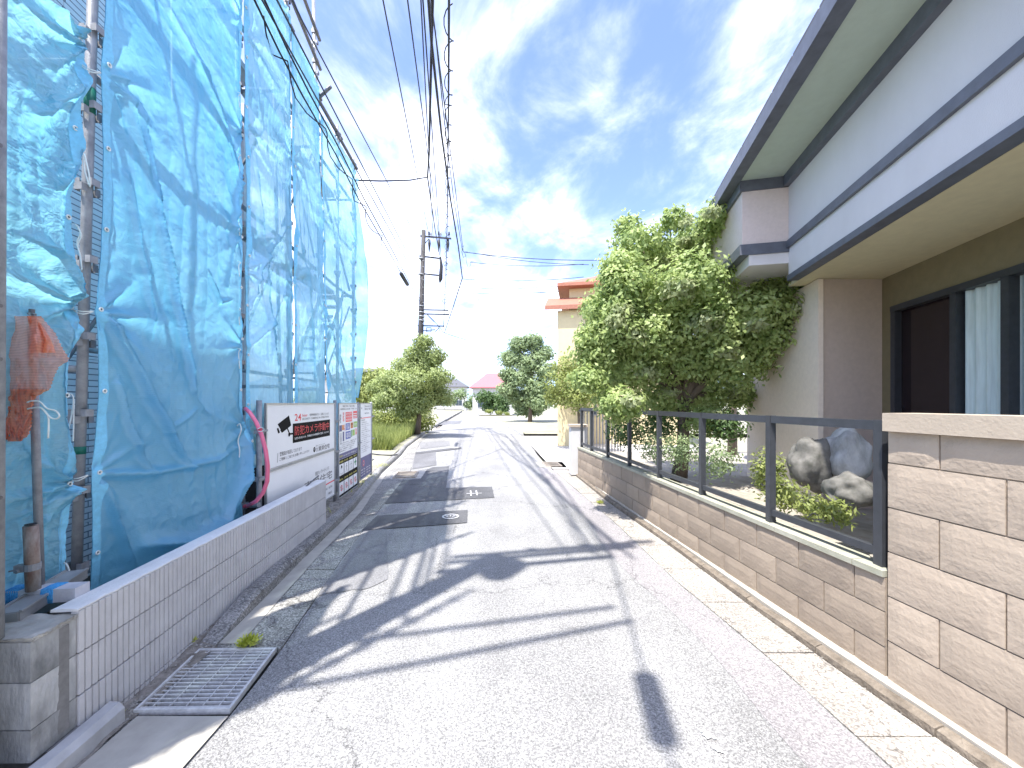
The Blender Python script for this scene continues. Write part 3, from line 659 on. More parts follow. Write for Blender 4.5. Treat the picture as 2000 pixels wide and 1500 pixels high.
# guard rails above the tarps
for a, b, z in ((4, 45, 6.12), (45, 5, 6.07), (3, 4, 6.2), (2, 3, 6.25), (3, 4, 6.66), (2, 3, 6.7), (3, 4, 7.1), (2, 3, 7.15)):
    q = MB(); q.tube([pole(a, z) + Vector((.03, -.1, 0)), pole(b, z - .03) + Vector((.03, .1, 0))], .0243, 10); obj('guard_rail', q, M['galv_d'], sc_, smooth=True)
for i, z in ((4, 6.16), (4, 6.66), (4, 7.1), (45, 6.1), (5, 6.05)):
    q = MB(); q.box(pole(i, z) + Vector((.012, 0, 0)), (.085, .06, .055)); q.tube([pole(i, z) + Vector((.03, -.06, .01)), pole(i, z) + Vector((.03, .06, .01))], .009, 6); obj('clamp', q, M['galv'], sc_)
q = MB(); q.tube([pole(4, 6.12) + Vector((-.35, .25, -.05)), pole(4, 6.16) + Vector((.28, -.12, .03))], .0243, 10); obj('cross_tube', q, M['galv_d'], sc_, smooth=True)
q = MB(); q.tube([pole(1, 1.0) + Vector((.0, -.0251, 0))] * 1 + [pole(1, 1.03) + Vector((.0, 0, 0))], .026, 12); 
q = MB(); q.tube([pole(1, 1.30), pole(1, 1.345)], .0256, 16); obj('green_tape', q, M['tape'], sc_, smooth=True)
q = MB(); q.tube([pole(1, 3.30), pole(1, 3.45)], .0256, 16); obj('green_tape', q, M['tape'], sc_, smooth=True)

# ---------------------------------------------------------------- tarps
def seg_d(p, a, b):
    ab = b - a; t = max(0, min(1, (p - a).dot(ab) / max(1e-9, ab.length_squared))); return (p - (a + ab * t)).length, t
class Tarp:
    def __init__(s, i, j, z0, z1, ties0, ties1, in0=.045, in1=.045, sag0=.03, sag1=.03, creases=(), bulge=.03, seed=0, fold=.02, nfold=7, bottom=None, tie_gain=.03, side=1, crump=.004, cf=6.5):
        s.__dict__.update(locals()); s.n = Vector((1, .1, 0)).normalized()
        a = pole(i, 2); s.A = a; b = pole(j, 2); s.W = (b - a).length
        s.cr = []
        for amp, w, pts in creases:
            q = []
            for u, v in pts:   # the crease was read off on the sheet: store it as (distance along, height)
                rr = (u - 1000) / F_PX; dX = b.x - a.x; dY = b.y - a.y; t = (rr * a.y - a.x) / (dX - rr * dY); Y = a.y + dY * t
                q.append(Vector((t * s.W, EYE - (v - HORIZON) / F_PX * Y)))
            s.cr.append((amp, w, q))
    def inset(s, z, ties, base, sag):
        lo = [t for t in ties if t <= z]; hi = [t for t in ties if t > z]
        if not lo or not hi: return base + sag * .6
        a = max(lo); b = min(hi); t = (z - a) / (b - a); return base + sag * math.sin(math.pi * t) * (1 + .4 * math.sin(a * 7))
    def at(s, x, z, off=0.0):
        """x in 0..1 across the sheet"""
        if s.bottom: z = max(z, s.bottom(x)) if z < s.bottom(x) + .0 else z
        p0 = pole(s.i, z); p1 = pole(s.j, z); L_ = (p1 - p0).length; d = (p1 - p0) / L_
        a = s.inset(z, s.ties0, s.in0, s.sag0); b = L_ - s.inset(z, s.ties1, s.in1, s.sag1)
        l = a + (b - a) * x; p = p0 + d * l; q = Vector((l, z)); W = L_
        h = s.bulge * math.sin(math.pi * x) * (.6 + .6 * noise.noise(Vector((s.seed, z * .7, 0))))
        # folds hanging down, wandering and fading
        ph = 2.2 * noise.noise(Vector((s.seed * 3.1, z * .55, x * 1.3)))
        env = .5 + .8 * noise.noise(Vector((x * 2.5, z * .8, s.seed + 5)))
        r = math.sin(2 * math.pi * s.nfold * x * W / 1.5 + ph * 2.2); h += s.fold * env * (1 - abs(r)) ** 1.6
        ck = Vector((l * s.cf, z * s.cf * 1.5, s.seed * 5)); h += s.crump * ((1 - abs(noise.noise(ck) * 2.2)) + .5 * (1 - abs(noise.noise(ck * 2.3) * 2.2)))
        h += .014 * noise.noise(Vector((l * 2.1, z * 1.3, s.seed))) + .009 * noise.noise(Vector((l * 7, z * 5, s.seed + 2)))
        # folds fanning out from each tie
        for ties, ex in ((s.ties0, a - .0), (s.ties1, b)):
            for k, tz in enumerate(ties):
                dx = l - ex; dz = z - tz; rr = math.hypot(dx, dz)
                if rr < .9 and rr > 1e-4:
                    th = math.atan2(dz, abs(dx)); h += s.tie_gain * math.exp(-rr / .30) * (1 - math.exp(-rr / .05)) * (1 - abs(math.sin(th * 4 + k * 1.3 + s.seed))) * 2.0
        for amp, w, pts in s.cr:
            best = 9; tt = 0
            n_ = len(pts) - 1
            for k in range(n_):
                dd, t = seg_d(q, pts[k], pts[k + 1])
                if dd < best: best = dd; tt = (k + t) / n_
            if best < w * 5: h += 1.5 * amp * math.exp(-(best / w) ** 1.3) * (.35 + .65 * math.sin(math.pi * min(1, max(0, .08 + tt * .9))))
        edge = min(l, W - l); h *= min(1, .25 + edge / .12)
        return p + s.n * (.045 + h + off)
    def build(s, name, label, m, nx, nz, hems=(1, 1), eyes=True, top_hem=False, tiecord=(), loose=()):
        p0 = s.at(0, max(s.z0, .2)); t = thing(name, label, 'tarp', (p0.x, p0.y, s.z0), group='blue tarps tied to the scaffold')
        q = MB(); q.grid(lambda x, y: s.at(x, s.z0 + (s.z1 - s.z0) * y), nx, nz); obj('sheet', q, m, t, smooth=True)
        hw = .045 / s.W
        for k, on in enumerate(hems):
            if not on: continue
            q = MB(); q.grid(lambda x, y: s.at((x * hw if k == 0 else 1 - hw + x * hw), s.z0 + (s.z1 - s.z0) * y, .004 + .004 * abs(noise.noise(Vector((y * 140, k, s.seed))))), 2, nz); obj('hem', q, M['hem'], t, smooth=True)
            if eyes:
                for tz in (s.eyes0 if k == 0 else s.eyes1):
                    c = s.at((hw * .5 if k == 0 else 1 - hw * .5), tz, .010); q = MB(); vs = []
                    ex = Vector((-.1, 1, 0)).normalized(); ez = Vector((0, 0, 1))
                    pts = [c + (ex * math.cos(a * .5236) + ez * math.sin(a * .5236)) * .0105 for a in range(13)]
                    q.tube(pts, .0042, 6, False); q.cur = 1; q.add([c - s.n * .003 + (ex * math.cos(a * .7854) + ez * math.sin(a * .7854)) * .0075 for a in range(8)], [tuple(range(8))]); obj('eyelet', q, [M['cord'], M['dark']], t)
        return t
Z1 = [3.59 - .487 * k for k in range(-4, 8)]
tA = Tarp(0, 1, .52, 3.66, [z for z in Z1 if z < 3.7][::3], [3.59, 2.15, 1.155], in1=.125, sag1=.02, seed=1, fold=.02, nfold=6, bulge=.02, tie_gain=.05, crump=.006, cf=10,
    creases=[(.05, .035, [(140, 125), (110, 160), (40, 215), (20, 220)]), (.05, .03, [(140, 130), (120, 240), (95, 340), (70, 370)]), (.06, .03, [(20, 470), (75, 500), (110, 570), (142, 600)]),
             (.04, .02, [(145, 605), (115, 640), (100, 680)]), (.045, .02, [(135, 935), (110, 960), (90, 1000)]), (.03, .02, [(5, 1012), (60, 985), (130, 950)]), (.03, .03, [(145, 120), (120, 60), (95, 20)])])
tA.eyes0 = []; tA.eyes1 = [z for z in Z1 if .6 < z < 3.7]
tA.build('blue_tarp', 'crumpled blue tarp at the left edge behind the rusty pipe and orange cloth', M['tarpA'], 170, 340, (0, 1))
Z2 = [3.62 - .487 * k for k in range(-6, 8)]
tB = Tarp(1, 2, .28, 6.3, [6.5, 5.05, 3.56, 2.14, 1.18, .0], [6.4, 5.3, 4.2, 3.2, 2.15, 1.38, .2], in0=.008, sag0=.022, in1=.03, sag1=.02, seed=2, fold=.012, nfold=5, bulge=.05, tie_gain=.03,
    creases=[(.05, .018, [(235, 200), (265, 375), (304, 540), (350, 750), (352, 765)]), (.055, .020, [(182, 615), (222, 690), (260, 765), (307, 850), (345, 920), (347, 938)]),
             (.04, .014, [(205, 750), (232, 842), (257, 897), (280, 930)]), (.035, .02, [(215, 340), (240, 475), (267, 600), (272, 660)]), (.04, .02, [(200, 150), (232, 270), (262, 380)]),
             (.03, .016, [(345, 80), (400, 220), (430, 310), (450, 375)]), (.03, .016, [(400, 200), (455, 370), (462, 400)]), (.04, .018, [(170, 925), (205, 1010), (245, 1105)]),
             (.07, .05, [(462, 830), (446, 930), (410, 1020), (340, 1062), (255, 1068)]), (.045, .02, [(463, 835), (440, 960), (420, 1010)]), (.03, .02, [(170, 925), (270, 925), (400, 900), (455, 868)]),
             (.025, .012, [(385, 530), (408, 590), (436, 585)]), (.02, .012, [(350, 760), (370, 800), (388, 808)]), (.02, .012, [(300, 845), (345, 812), (360, 800)]), (.035, .02, [(470, 300), (450, 360), (425, 560)]),
             (.03, .03, [(300, 20), (380, 160), (440, 320)])])
tB.eyes0 = [z for z in Z2 if .6 < z < 5]; tB.eyes1 = [.75 + .487 * k for k in range(11)]
tB.build('blue_tarp', 'largest sky-blue tarp with long diagonal creases, right of the near scaffold pole', M['tarpB'], 170, 420)
tC = Tarp(2, 3, .95, 6.3, [6.4, 5.2, 4.3, 2.9, 1.4], [6.4, 4.6, 3.0, 1.2], in0=.02, sag0=.02, in1=.012, sag1=.004, seed=3, fold=.016, nfold=11, bulge=.06,
    creases=[(.03, .02, [(480, 250), (500, 500), (520, 700), (540, 780)]), (.03, .012, [(560, 420), (500, 500), (480, 600)]), (.03, .02, [(540, 240), (550, 500), (548, 760)]), (.03, .02, [(470, 680), (510, 640), (540, 560)])])
tC.eyes0 = [1.1 + .487 * k for k in range(10)]; tC.eyes1 = tC.eyes0
tC.build('blue_tarp', 'pale blue tarp with upright folds, second from the near pole', M['tarpC'], 80, 260)
tD = Tarp(3, 4, .9, 6.15, [6.3, 4.6, 3.1, 1.2], [6.4, 4.4, 2.8, 1.1], in0=.012, sag0=.02, in1=.012, sag1=.012, seed=4, fold=.03, nfold=9, bulge=.07,
    creases=[(.05, .04, [(565, 420), (585, 560), (592, 700), (598, 780)]), (.04, .03, [(612, 300), (618, 500), (600, 640)])])
tD.eyes0 = tC.eyes0; tD.eyes1 = tC.eyes0
tD.build('blue_tarp', 'narrow blue tarp with a deep dark fold, third from the near pole', M['tarpC'], 60, 220)
tE = Tarp(4, 5, .85, 5.9, [6.0, 4.4, 2.8, 1.1], [6.0, 4.6, 3.2, 1.2], in0=.02, sag0=.01, in1=.03, sag1=.05, seed=5, fold=.018, nfold=6, bulge=.06,
    creases=[(.04, .03, [(655, 560), (650, 700), (664, 780)]), (.03, .03, [(640, 700), (628, 780), (620, 790)])])
tE.eyes0 = tC.eyes0; tE.eyes1 = tC.eyes0
tE.build('blue_tarp', 'thin see-through blue tarp over the scaffold bay with braces, furthest along the street', M['tarpE'], 70, 220)
# loose sheet blowing out past the end pole
fl = thing('blue_tarp', 'loose edge of blue tarp billowing past the last scaffold pole', 'tarp', tuple(pole(5, 1.5)), group='blue tarps tied to the scaffold')
def flap(s, t):
    z = 1.7 + 4.15 * t; w = .05 + .16 * math.sin(math.pi * min(1, t * 1.15)) ** 1.0 if t < .87 else .05
    p = pole(5, z); a = s * math.pi * .55
    return p + Vector((.02 + w * math.sin(a) * 1.0 + .012 * noise.noise(Vector((s * 4, z * 3, 1))), .03 + .12 * s * (w / .2), 0)) + Vector((-.35 * s * s, 0, 0)) * 0 
q = MB(); q.grid(flap, 14, 120); obj('sheet', q, M['tarpE'], fl, smooth=True)
q = MB(); q.grid(lambda s, t: flap(.86 + .14 * s, t) + Vector((.003, -.003, 0)), 2, 120); obj('hem', q, M['hem'], fl, smooth=True)

# cords: ties round the pole and loose ends
def cord(label, pts, r=.0032, m=None, sub=4):
    P_ = [Vector(p) for p in pts]; out = []
    for i in range(len(P_) - 1):      # Catmull-Rom smoothing
        p0 = P_[max(i - 1, 0)]; p1 = P_[i]; p2 = P_[i + 1]; p3 = P_[min(i + 2, len(P_) - 1)]
        for k in range(sub):
            t = k / sub; out.append(.5 * ((2 * p1) + (p2 - p0) * t + (2 * p0 - 5 * p1 + 4 * p2 - p3) * t * t + (3 * p1 - p0 - 3 * p2 + p3) * t ** 3))
    out.append(P_[-1]); q = MB(); q.tube(out, r, 6); o = obj('tie_cord', q, m or M['cord'], smooth=True)
    return tag(o, label, 'cord', 'white cords tying the tarps')
for (a, b, lab) in (((157, 125), (197, 142), 'top'), ((143, 605), (182, 608), 'middle'), ((134, 936), (172, 928), 'lowest')):
    Y0 = 2.13; A = P(*a, Y0); B = P(*b, Y0 + .02); mid = (A + B) / 2 + Vector((.03, -.10, .0))
    mid = P((a[0] + b[0]) / 2, (a[1] + b[1]) / 2 + 2, 2.12)
    cord('white cord looped round the near scaffold pole, %s of the three ties' % lab, [A, mid, B, mid + Vector((0, 0, -.014)), A + Vector((0, 0, -.006))])
def pc(px, Y): return [P(u, v, Y) for u, v in px]
cord('loose cord end hanging down the near pole, uppermost of four', pc([(145, 275), (157, 280), (163, 310), (166, 335), (176, 365), (174, 340), (165, 300)], 2.12))
cord('loose cord end hanging on the near pole, second from the top', pc([(140, 437), (150, 440), (159, 460), (152, 478), (157, 500), (160, 528), (157, 500), (150, 475), (157, 455), (148, 440)], 2.12))
cord('pair of loose cord ends beside the green tape on the near pole', pc([(131, 767), (143, 775), (140, 810), (128, 860), (140, 810), (144, 780), (143, 862)], 2.12))
cord('loose cord curling over the steel clamp at the foot of the near pole', pc([(118, 1103), (128, 1100), (135, 1115), (132, 1128), (122, 1122), (131, 1150), (134, 1172)], 2.12), .004)
for k, (v0) in enumerate((180, 300, 420, 510, 600, 680)):
    cord(['uppermost short white cord in the gap at the second scaffold pole', 'short white cord in the second pole gap, next below the uppermost', 'short white cord halfway up the gap at the second pole', 'short white cord just below the middle of the second pole gap', 'short white cord low in the second pole gap, above the lowest one', 'lowest short white cord in the second pole gap, above the hose'][k], pc([(463, v0), (470, v0 + 3), (466, v0 + 9), (468, v0 + 30 + 5 * (k % 3))], 3.60), .004)
cord('white cord knotted at the lower corner of the second tarp', pc([(463, 832), (468, 828), (471, 840), (465, 860), (468, 880), (466, 905)], 3.58), .005)

# ---------------------------------------------------------------- house being built behind the tarps
def XH(Y): return -3.22 - .093 * Y
hd = Vector((-.093, 1, 0)).normalized(); hang = math.atan2(hd.y, hd.x)
HY0, HY1 = -.6, 5.35; ho = Vector((XH(HY0), HY0, 0)); HL = (HY1 - HY0) / hd.y
nh = thing('unfinished_house', 'house under construction with white brick-pattern siding, hidden behind the blue tarps', 'house', tuple(ho), (0, 0, hang))
# local: x along street, y away from the street, z up
q = MB(); q.box((HL / 2, 2.6, 2.68), (HL - .02, 5.1, 5.35)); obj('wall', q, M['mortar'], nh, local=True)
tmpb = MB(); tmpb.box((0, 0, 0), (1.815, .018, .449)); first = None
nx_ = int(HL / 1.82)
for r_ in range(11):
    for k in range(nx_ + 1):
        x0 = k * 1.82; L_ = min(1.815, HL - x0)
        if L_ < .1: continue
        if first is None: first = obj('siding_board', tmpb, M['siding'], nh, local=True); o = first
        else: o = inst('siding_board', first.data, nh, (0, 0, 0))
        o.location = (x0 + L_ / 2, .028, .38 + r_ * .453); o.scale = (L_ / 1.815, 1, 1)
q = MB(); q.box((HL - .04, -.0, 3.0), (.12, .09, 5.4)); obj('corner_trim', q, M['timber'], nh, local=True)
q = MB(); q.add([(-.05, -.02, 5.37), (HL + .05, -.02, 5.37), (HL + .05, 5.2, 5.5), (-.05, 5.2, 5.5), (-.05, -.02, 5.45), (HL + .05, -.02, 5.45), (HL + .05, 5.2, 5.6), (-.05, 5.2, 5.6)],
    [(3, 2, 1, 0), (4, 5, 6, 7), (0, 1, 5, 4), (1, 2, 6, 5), (2, 3, 7, 6), (3, 0, 4, 7)]); obj('roof', q, M['galv_d'], nh, local=True)
# ---------------------------------------------------------------- site fence with signs
fd = Vector((-.108, 1, 0)).normalized(); fang = math.atan2(fd.y, fd.x)
FROT = (R(90), 0, fang)
def fY(u, a=2.06): return a / ((1000 - u) / F_PX - .108)
def fpt(Y, z): return Vector((XF(Y), Y, z))
for k, (u, lab, z0, z1) in enumerate(((506, 'grey steel fence post left of the security camera sign', .1, 1.625), (654, 'grey steel fence post between the security camera sign and the narrow pictogram sign', .05, 1.64), (698.5, 'grey steel fence post between the pictogram sign and the last narrow sign', .05, 1.62), (724.5, 'outermost grey steel fence post past the last narrow sign', .1, 1.62))):
    Y = fY(u); p = fpt(Y, z0); t = thing('fence_post', lab, 'fence post', tuple(p), group='posts of the site fence')
    q = MB(); q.tube([p, fpt(Y, z1)], .0243, 12); obj('tube', q, M['galv'], t, smooth=True)
    for zc in (.42, .86, 1.32):
        q = MB(); q.box(fpt(Y, zc), (.075, .06, .04), fang); q.bar(fpt(Y, zc) + Vector((.03, -.05, 0)), fpt(Y, zc) + Vector((.05, .05, .01)), .012, .02); obj('clamp', q, M['galv'], t)
def textmesh(body, a0, b0, a1, b1, bold=0.0):
    cu = bpy.data.curves.new('t', 'FONT'); cu.body = body; cu.offset = bold; cu.size = 1; cu.resolution_u = 2
    o = bpy.data.objects.new('t', cu); C.objects.link(o); dg = bpy.context.evaluated_depsgraph_get()
    me = bpy.data.meshes.new_from_object(o.evaluated_get(dg)); bpy.data.objects.remove(o); bpy.data.curves.remove(cu)
    vs = [v.co.copy() for v in me.vertices]; fs = [tuple(p.vertices) for p in me.polygons]; bpy.data.meshes.remove(me)
    if not vs: return [], []
    x0 = min(v.x for v in vs); x1 = max(v.x for v in vs); y0 = min(v.y for v in vs); y1 = max(v.y for v in vs)
    sx = (a1 - a0) / max(1e-6, x1 - x0); sy = (b1 - b0) / max(1e-6, y1 - y0)
    return [((v.x - x0) * sx + a0, (v.y - y0) * sy + b0) for v in vs], fs
class Sign:
    def __init__(s, name, label, u0, u1, zb, zt, group=None):
        s.Y0, s.Y1 = fY(u0), fY(u1); p = fpt(s.Y0, zb) + Vector((.022, 0, 0)); s.W = (fpt(s.Y1, 0) - fpt(s.Y0, 0)).length; s.H = zt - zb
        s.t = thing(name, label, 'sign', tuple(p), FROT, group=group)
        q = MB(); q.box((s.W / 2, s.H / 2, 0), (s.W, s.H, .008)); obj('sheet', q, M['white'], s.t, local=True)
        q = MB(); e = .014
        for (a, b, w, h) in ((s.W / 2, e / 2, s.W, e), (s.W / 2, s.H - e / 2, s.W, e), (e / 2, s.H / 2, e, s.H - 2 * e), (s.W - e / 2, s.H / 2, e, s.H - 2 * e)):
            q.box((a, b, .004), (w, h, .022))
        obj('frame', q, M['alu'], s.t, local=True); s.c = .0045
    def rect(s, m, a0, b0, a1, b1, lift=0, name='print', out=True):
        c = s.c + .0008 * lift; q = MB(); q.add([(a0 * s.W, b0 * s.H, c), (a1 * s.W, b0 * s.H, c), (a1 * s.W, b1 * s.H, c), (a0 * s.W, b1 * s.H, c)], [(0, 1, 2, 3)])
        return obj(name, q, m, s.t, local=True)
    def poly(s, m, pts, lift=0, name='print'):
        c = s.c + .0008 * lift; q = MB(); q.add([(a * s.W, b * s.H, c) for a, b in pts], [tuple(range(len(pts)))]); return obj(name, q, m, s.t, local=True)
    def text(s, m, body, a0, b0, a1, b1, lift=1, bold=.008):
        v, f = textmesh(body, a0 * s.W, b0 * s.H, a1 * s.W, b1 * s.H, bold)
        if not v: return
        c = s.c + .0008 * lift; q = MB(); q.add([(x, y, c) for x, y in v], f); return obj('lettering', q, m, s.t, local=True)
    def disc(s, m, a, b, r, lift=1, r0=0, name='print', n=24):
        c = s.c + .0008 * lift; q = MB(); A, B = a * s.W, b * s.H
        if r0:
            vs = []
            for k in range(n):
                t = 2 * math.pi * k / n; vs += [(A + math.cos(t) * r0, B + math.sin(t) * r0, c), (A + math.cos(t) * r, B + math.sin(t) * r, c)]
            q.add(vs, [(2 * k, 2 * k + 1, (2 * k + 3) % (2 * n), (2 * k + 2) % (2 * n)) for k in range(n)])
        else: q.add([(A + math.cos(2 * math.pi * k / n) * r, B + math.sin(2 * math.pi * k / n) * r, c) for k in range(n)], [tuple(range(n))])
        return obj(name, q, m, s.t, local=True)
    def stroke(s, m, pts, w, lift=1, name='print'):
        c = s.c + .0008 * lift; q = MB()
        for (a0, b0), (a1, b1) in zip(pts, pts[1:]):
            p = Vector((a0 * s.W, b0 * s.H)); r = Vector((a1 * s.W, b1 * s.H)); d = (r - p).normalized(); nn = Vector((-d.y, d.x)) * w / 2
            q.add([(*(p + nn), c), (*(p - nn), c), (*(r - nn), c), (*(r + nn), c)], [(3, 2, 1, 0)])
        return obj(name, q, m, s.t, local=True)
ZM, ZT, ZB = .915, 1.60, .23
def topz(u): return 1.6
s1 = Sign('security_sign', 'white security camera sign with black box and red Japanese lettering, upper panel', 513, 650, ZM + .004, ZT)
W_, H_ = s1.W, s1.H
# layout read off the photograph, undone for perspective: sign-space x from picture x
def sx(s, u): return (fY(u) - s.Y0) / (s.Y1 - s.Y0)
def uz(u): return 490 + u / 6.82
def A1(x): return sx(s1, uz(x))
def B1(x, y):
    u = uz(x); v = 770 + y / 6.82; Y = fY(u); z = EYE - (v - HORIZON) / F_PX * Y; return (z - (ZM + .004)) / s1.H
def P1(x, y): return (A1(x), B1(x, y))
s1.poly(M['black'], [P1(526, 652), P1(1028, 550), P1(1028, 335), P1(526, 393)], 1)
s1.text(M['redp'], '防犯カメラ作動中', A1(552), B1(552, 552), A1(1016), B1(552, 425), 3, .0)
s1.text(M['white'], '防犯と安全のため、警備会社が24時間遠隔で監視しております', A1(552), B1(552, 606), A1(1010), B1(552, 575), 3)
s1.text(M['redp'], '24', A1(553), B1(553, 357), A1(640), B1(553, 262), 1, .015)
s1.text(M['redp'], 'hour', A1(655), B1(655, 300), A1(725), B1(655, 262), 1)
s1.text(M['greyprint'], '監視用録画を行い', A1(755), B1(655, 300), A1(885), B1(655, 264), 1)
s1.text(M['greyprint'], '記録しています', A1(905), B1(655, 300), A1(1012), B1(655, 264), 1)
s1.text(M['greyprint'], 'SECURITY CAMERAS IN OPERATION', A1(653), B1(655, 345), A1(1012), B1(655, 318), 1)
s1.poly(M['black'], [P1(322, 400), P1(385, 512), P1(505, 415), P1(475, 282)], 1)
s1.poly(M['black'], [P1(310, 458), P1(328, 524), P1(354, 510), P1(330, 447)], 1)
s1.poly(M['black'], [P1(355, 480), P1(378, 512), P1(385, 508), P1(362, 474)], 1)
s1.stroke(M['black'], [P1(452, 455), P1(474, 505), P1(478, 532)], .022, 1); s1.disc(M['black'], *P1(478, 535), .024, 2); s1.stroke(M['black'], [P1(474, 530), P1(528, 525)], .02, 1); s1.stroke(M['black'], [P1(474, 520), P1(478, 562)], .03, 3)
s1.text(M['greyprint'], '警備員が巡回しております', A1(350), B1(350, 830), A1(648), B1(350, 772), 1)
s1.text(M['greyprint'], 'ご理解とご協力をお願い申し上げます', A1(346), B1(350, 892), A1(750), B1(350, 850), 1)
s1.stroke(M['greyprint'], [P1(325, 785), P1(317, 912)], .008, 1)
s1.text(M['greyprint'], '東栄住宅', A1(873), B1(873, 762), A1(1023), B1(873, 693), 1, .02)
s1.text(M['greyprint'], '飯田グループホールディングス', A1(838), B1(838, 698), A1(958), B1(838, 680), 1); s1.text(M['greyprint'], '株式\n会社', A1(842), B1(842, 768), A1(868), B1(842, 715), 1)
s1.disc(M['black'], *P1(818, 737), .034, 1, .016); s1.disc(M['black'], *P1(824, 742), .018, 2)
s2 = Sign('lower_site_sign', 'plain white lower sign panel with a red line, partly behind the ribbed wall', 513, 650, ZB, ZM - .004)
def B2(u, v): Y = fY(u); return (EYE - (v - HORIZON) / F_PX * Y - ZB) / s2.H
a = sx(s2, 590); s2.text(M['greyprint'], '東栄住宅', a, B2(618, 947), sx(s2, 645), B2(618, 934) + .04, 1)
s2.text(M['greyprint'], '飯田グループホールディングス', sx(s2, 612), B2(618, 938) + .11, sx(s2, 639), B2(618, 938) + .19, 1)
s2.rect(M['redp'], .60, .31, .99, .335, 1); s2.text(M['greyprint'], '事業主　株式会社', .80, .20, .95, .25, 1); s2.text(M['greyprint'], '千葉支店', .86, .08, .94, .13, 1)
s3 = Sign('pictogram_sign', 'narrow sign crowded with red notices, coloured squares and safety pictograms', 657.5, 695.5, ZB - .12, ZT)
T = s3.text; Rr = s3.rect
T(M['greyprint'], '建設工事にご協力お願い', .2, .955, .85, .975); T(M['greyprint'], '作業時間内は安全第一で作業します', .08, .925, .95, .942)
Rr(M['redp'], .34, .79, .68, .90, 1)
for i in range(3):
    for j in range(3): s3.text(M['white'], '安', .36 + i * .105, .80 + j * .034, .45 + i * .105, .826 + j * .034, 2)
Rr(M['redp'], .74, .82, .97, .895, 1); Rr(M['white'], .75, .848, .96, .858, 2); Rr(M['white'], .75, .872, .96, .880, 2); s3.rect(M['redp'], .74, .895, .97, .905, 1); Rr(M['white'], .75, .83, .96, .838, 2)
for i in range(4): T(M['redp'], '建\n設\n業', .20 + i * .0, .80, .27, .90) if i == 0 else None
T(M['greyprint'], '建\n築\n主', .06, .79, .13, .88)
Rr(M['navy'], .02, .70, .16, .765, 1); Rr(M['orangep'], .17, .71, .25, .765, 1); T(M['redp'], '火\n気', .25, .70, .32, .77)
Rr(M['bluep'], .34, .70, .56, .775, 1); T(M['white'], '足元\n注意', .37, .71, .53, .765, 2); Rr(M['orangep'], .60, .71, .73, .775, 1); T(M['black'], '頭\n上', .62, .715, .71, .77, 2); Rr(M['greenp'], .76, .715, .97, .78, 1); T(M['white'], '安全', .79, .73, .94, .765, 2)
T(M['greyprint'], '労\n災\n保\n険\n成\n立\n票', .08, .56, .15, .68); Rr(M['navy'], .20, .59, .27, .69, 1)
Rr(M['bluep'], .34, .60, .60, .685, 1); T(M['white'], '整理\n整頓', .38, .615, .56, .67, 2); Rr(M['dgreenp'], .63, .61, .68, .69, 1); Rr(M['greenp'], .70, .62, .83, .69, 1); T(M['redp'], '危\n険', .86, .62, .96, .70)
for k in range(5): T(M['greyprint'], ['お客様へのお知らせ　工事期間中はご迷惑', 'をおかけいたしますがご理解をお願い', '申し上げます　関係者以外立入禁止', '連絡先　現場監督まで　ご連絡下さい', '緊急時は一一九番へ'][k], .05 + .12 * (k < 2), .565 - k * .021, .92 - .05 * k, .578 - k * .021)
Rr(M['navy'], .01, .405, .99, .465, 1); T(M['yellowp'], '現場の', .05, .425, .22, .448, 2); T(M['white'], 'ルールとマナー 守りましょう', .24, .422, .95, .445, 2)
Rr(M['black'], .01, .012, .99, .403, 1)
for k in range(4):
    a = .035 + k * .238
    T(M['yellowp'], ['保護帽', '安全帯', '長袖着', '清掃'][k], a, .368, a + .19, .388, 2); Rr(M['white'], a, .235, a + .215, .355, 2)
    T(M['yellowp'], ['喫煙', '飲酒', '騒音', '駐車'][k], a, .182, a + .19, .20, 2); Rr(M['white'], a, .035, a + .215, .165, 2)
    cx = a + .107
    if k == 0: s3.disc(M['black'], cx, .318, .032, 3); s3.disc(M['white'], cx, .305, .017, 4); s3.stroke(M['black'], [(cx - .06, .26), (cx - .03, .248), (cx + .03, .248), (cx + .06, .26)], .006, 3)
    elif k == 3: s3.stroke(M['dgreenp'], [(cx, .265), (cx, .345)], .034, 3); s3.stroke(M['dgreenp'], [(cx - .06, .305), (cx + .06, .305)], .034, 4)
    else: s3.disc(M['greyprint'], cx, .332, .012, 3); s3.stroke(M['greyprint'], [(cx, .325), (cx, .28)], .016, 3); s3.stroke(M['greyprint'], [(cx - .05, .30), (cx, .315), (cx + .05, .30)], .007, 3); s3.stroke(M['greyprint'], [(cx - .04, .245), (cx, .285), (cx + .04, .245)], .008, 4)
    s3.disc(M['redp'], cx, .10, .048, 3, .037); s3.stroke(M['redp'], [(cx - .075, .122), (cx + .075, .078)], .008, 4); s3.disc(M['black'], cx, .12, .010, 3); s3.stroke(M['black'], [(cx, .115), (cx - .01, .092), (cx + .02, .075)], .012, 3)
s4 = Sign('narrow_text_sign', 'last narrow white sign with a red line, small print and a dark blue foot', 700, 722.5, ZB - .06, ZT)
T = s4.text; s4.text(M['greyprint'], '工事のお知らせ', .35, .94, .93, .965); T(M['greyprint'], '工事施工者一覧表', .35, .905, .93, .93); T(M['greyprint'], '株式会社', .4, .85, .8, .87)
s4.stroke(M['redp'], [(.03, .80), (.97, .80)], .014, 1); T(M['greyprint'], '近隣の皆様へ', .1, .762, .45, .78); s4.disc(M['greyprint'], .15, .93, .02); 
for k in range(16): T(M['greyprint'], ['この度は当現場の工事に', '日頃よりご理解ご協力を', 'いただき誠にありがとう', 'ございます安全管理には'][k % 4], .12, .735 - k * .026, .75 + .15 * ((k * 7) % 3 - 1), .747 - k * .026)
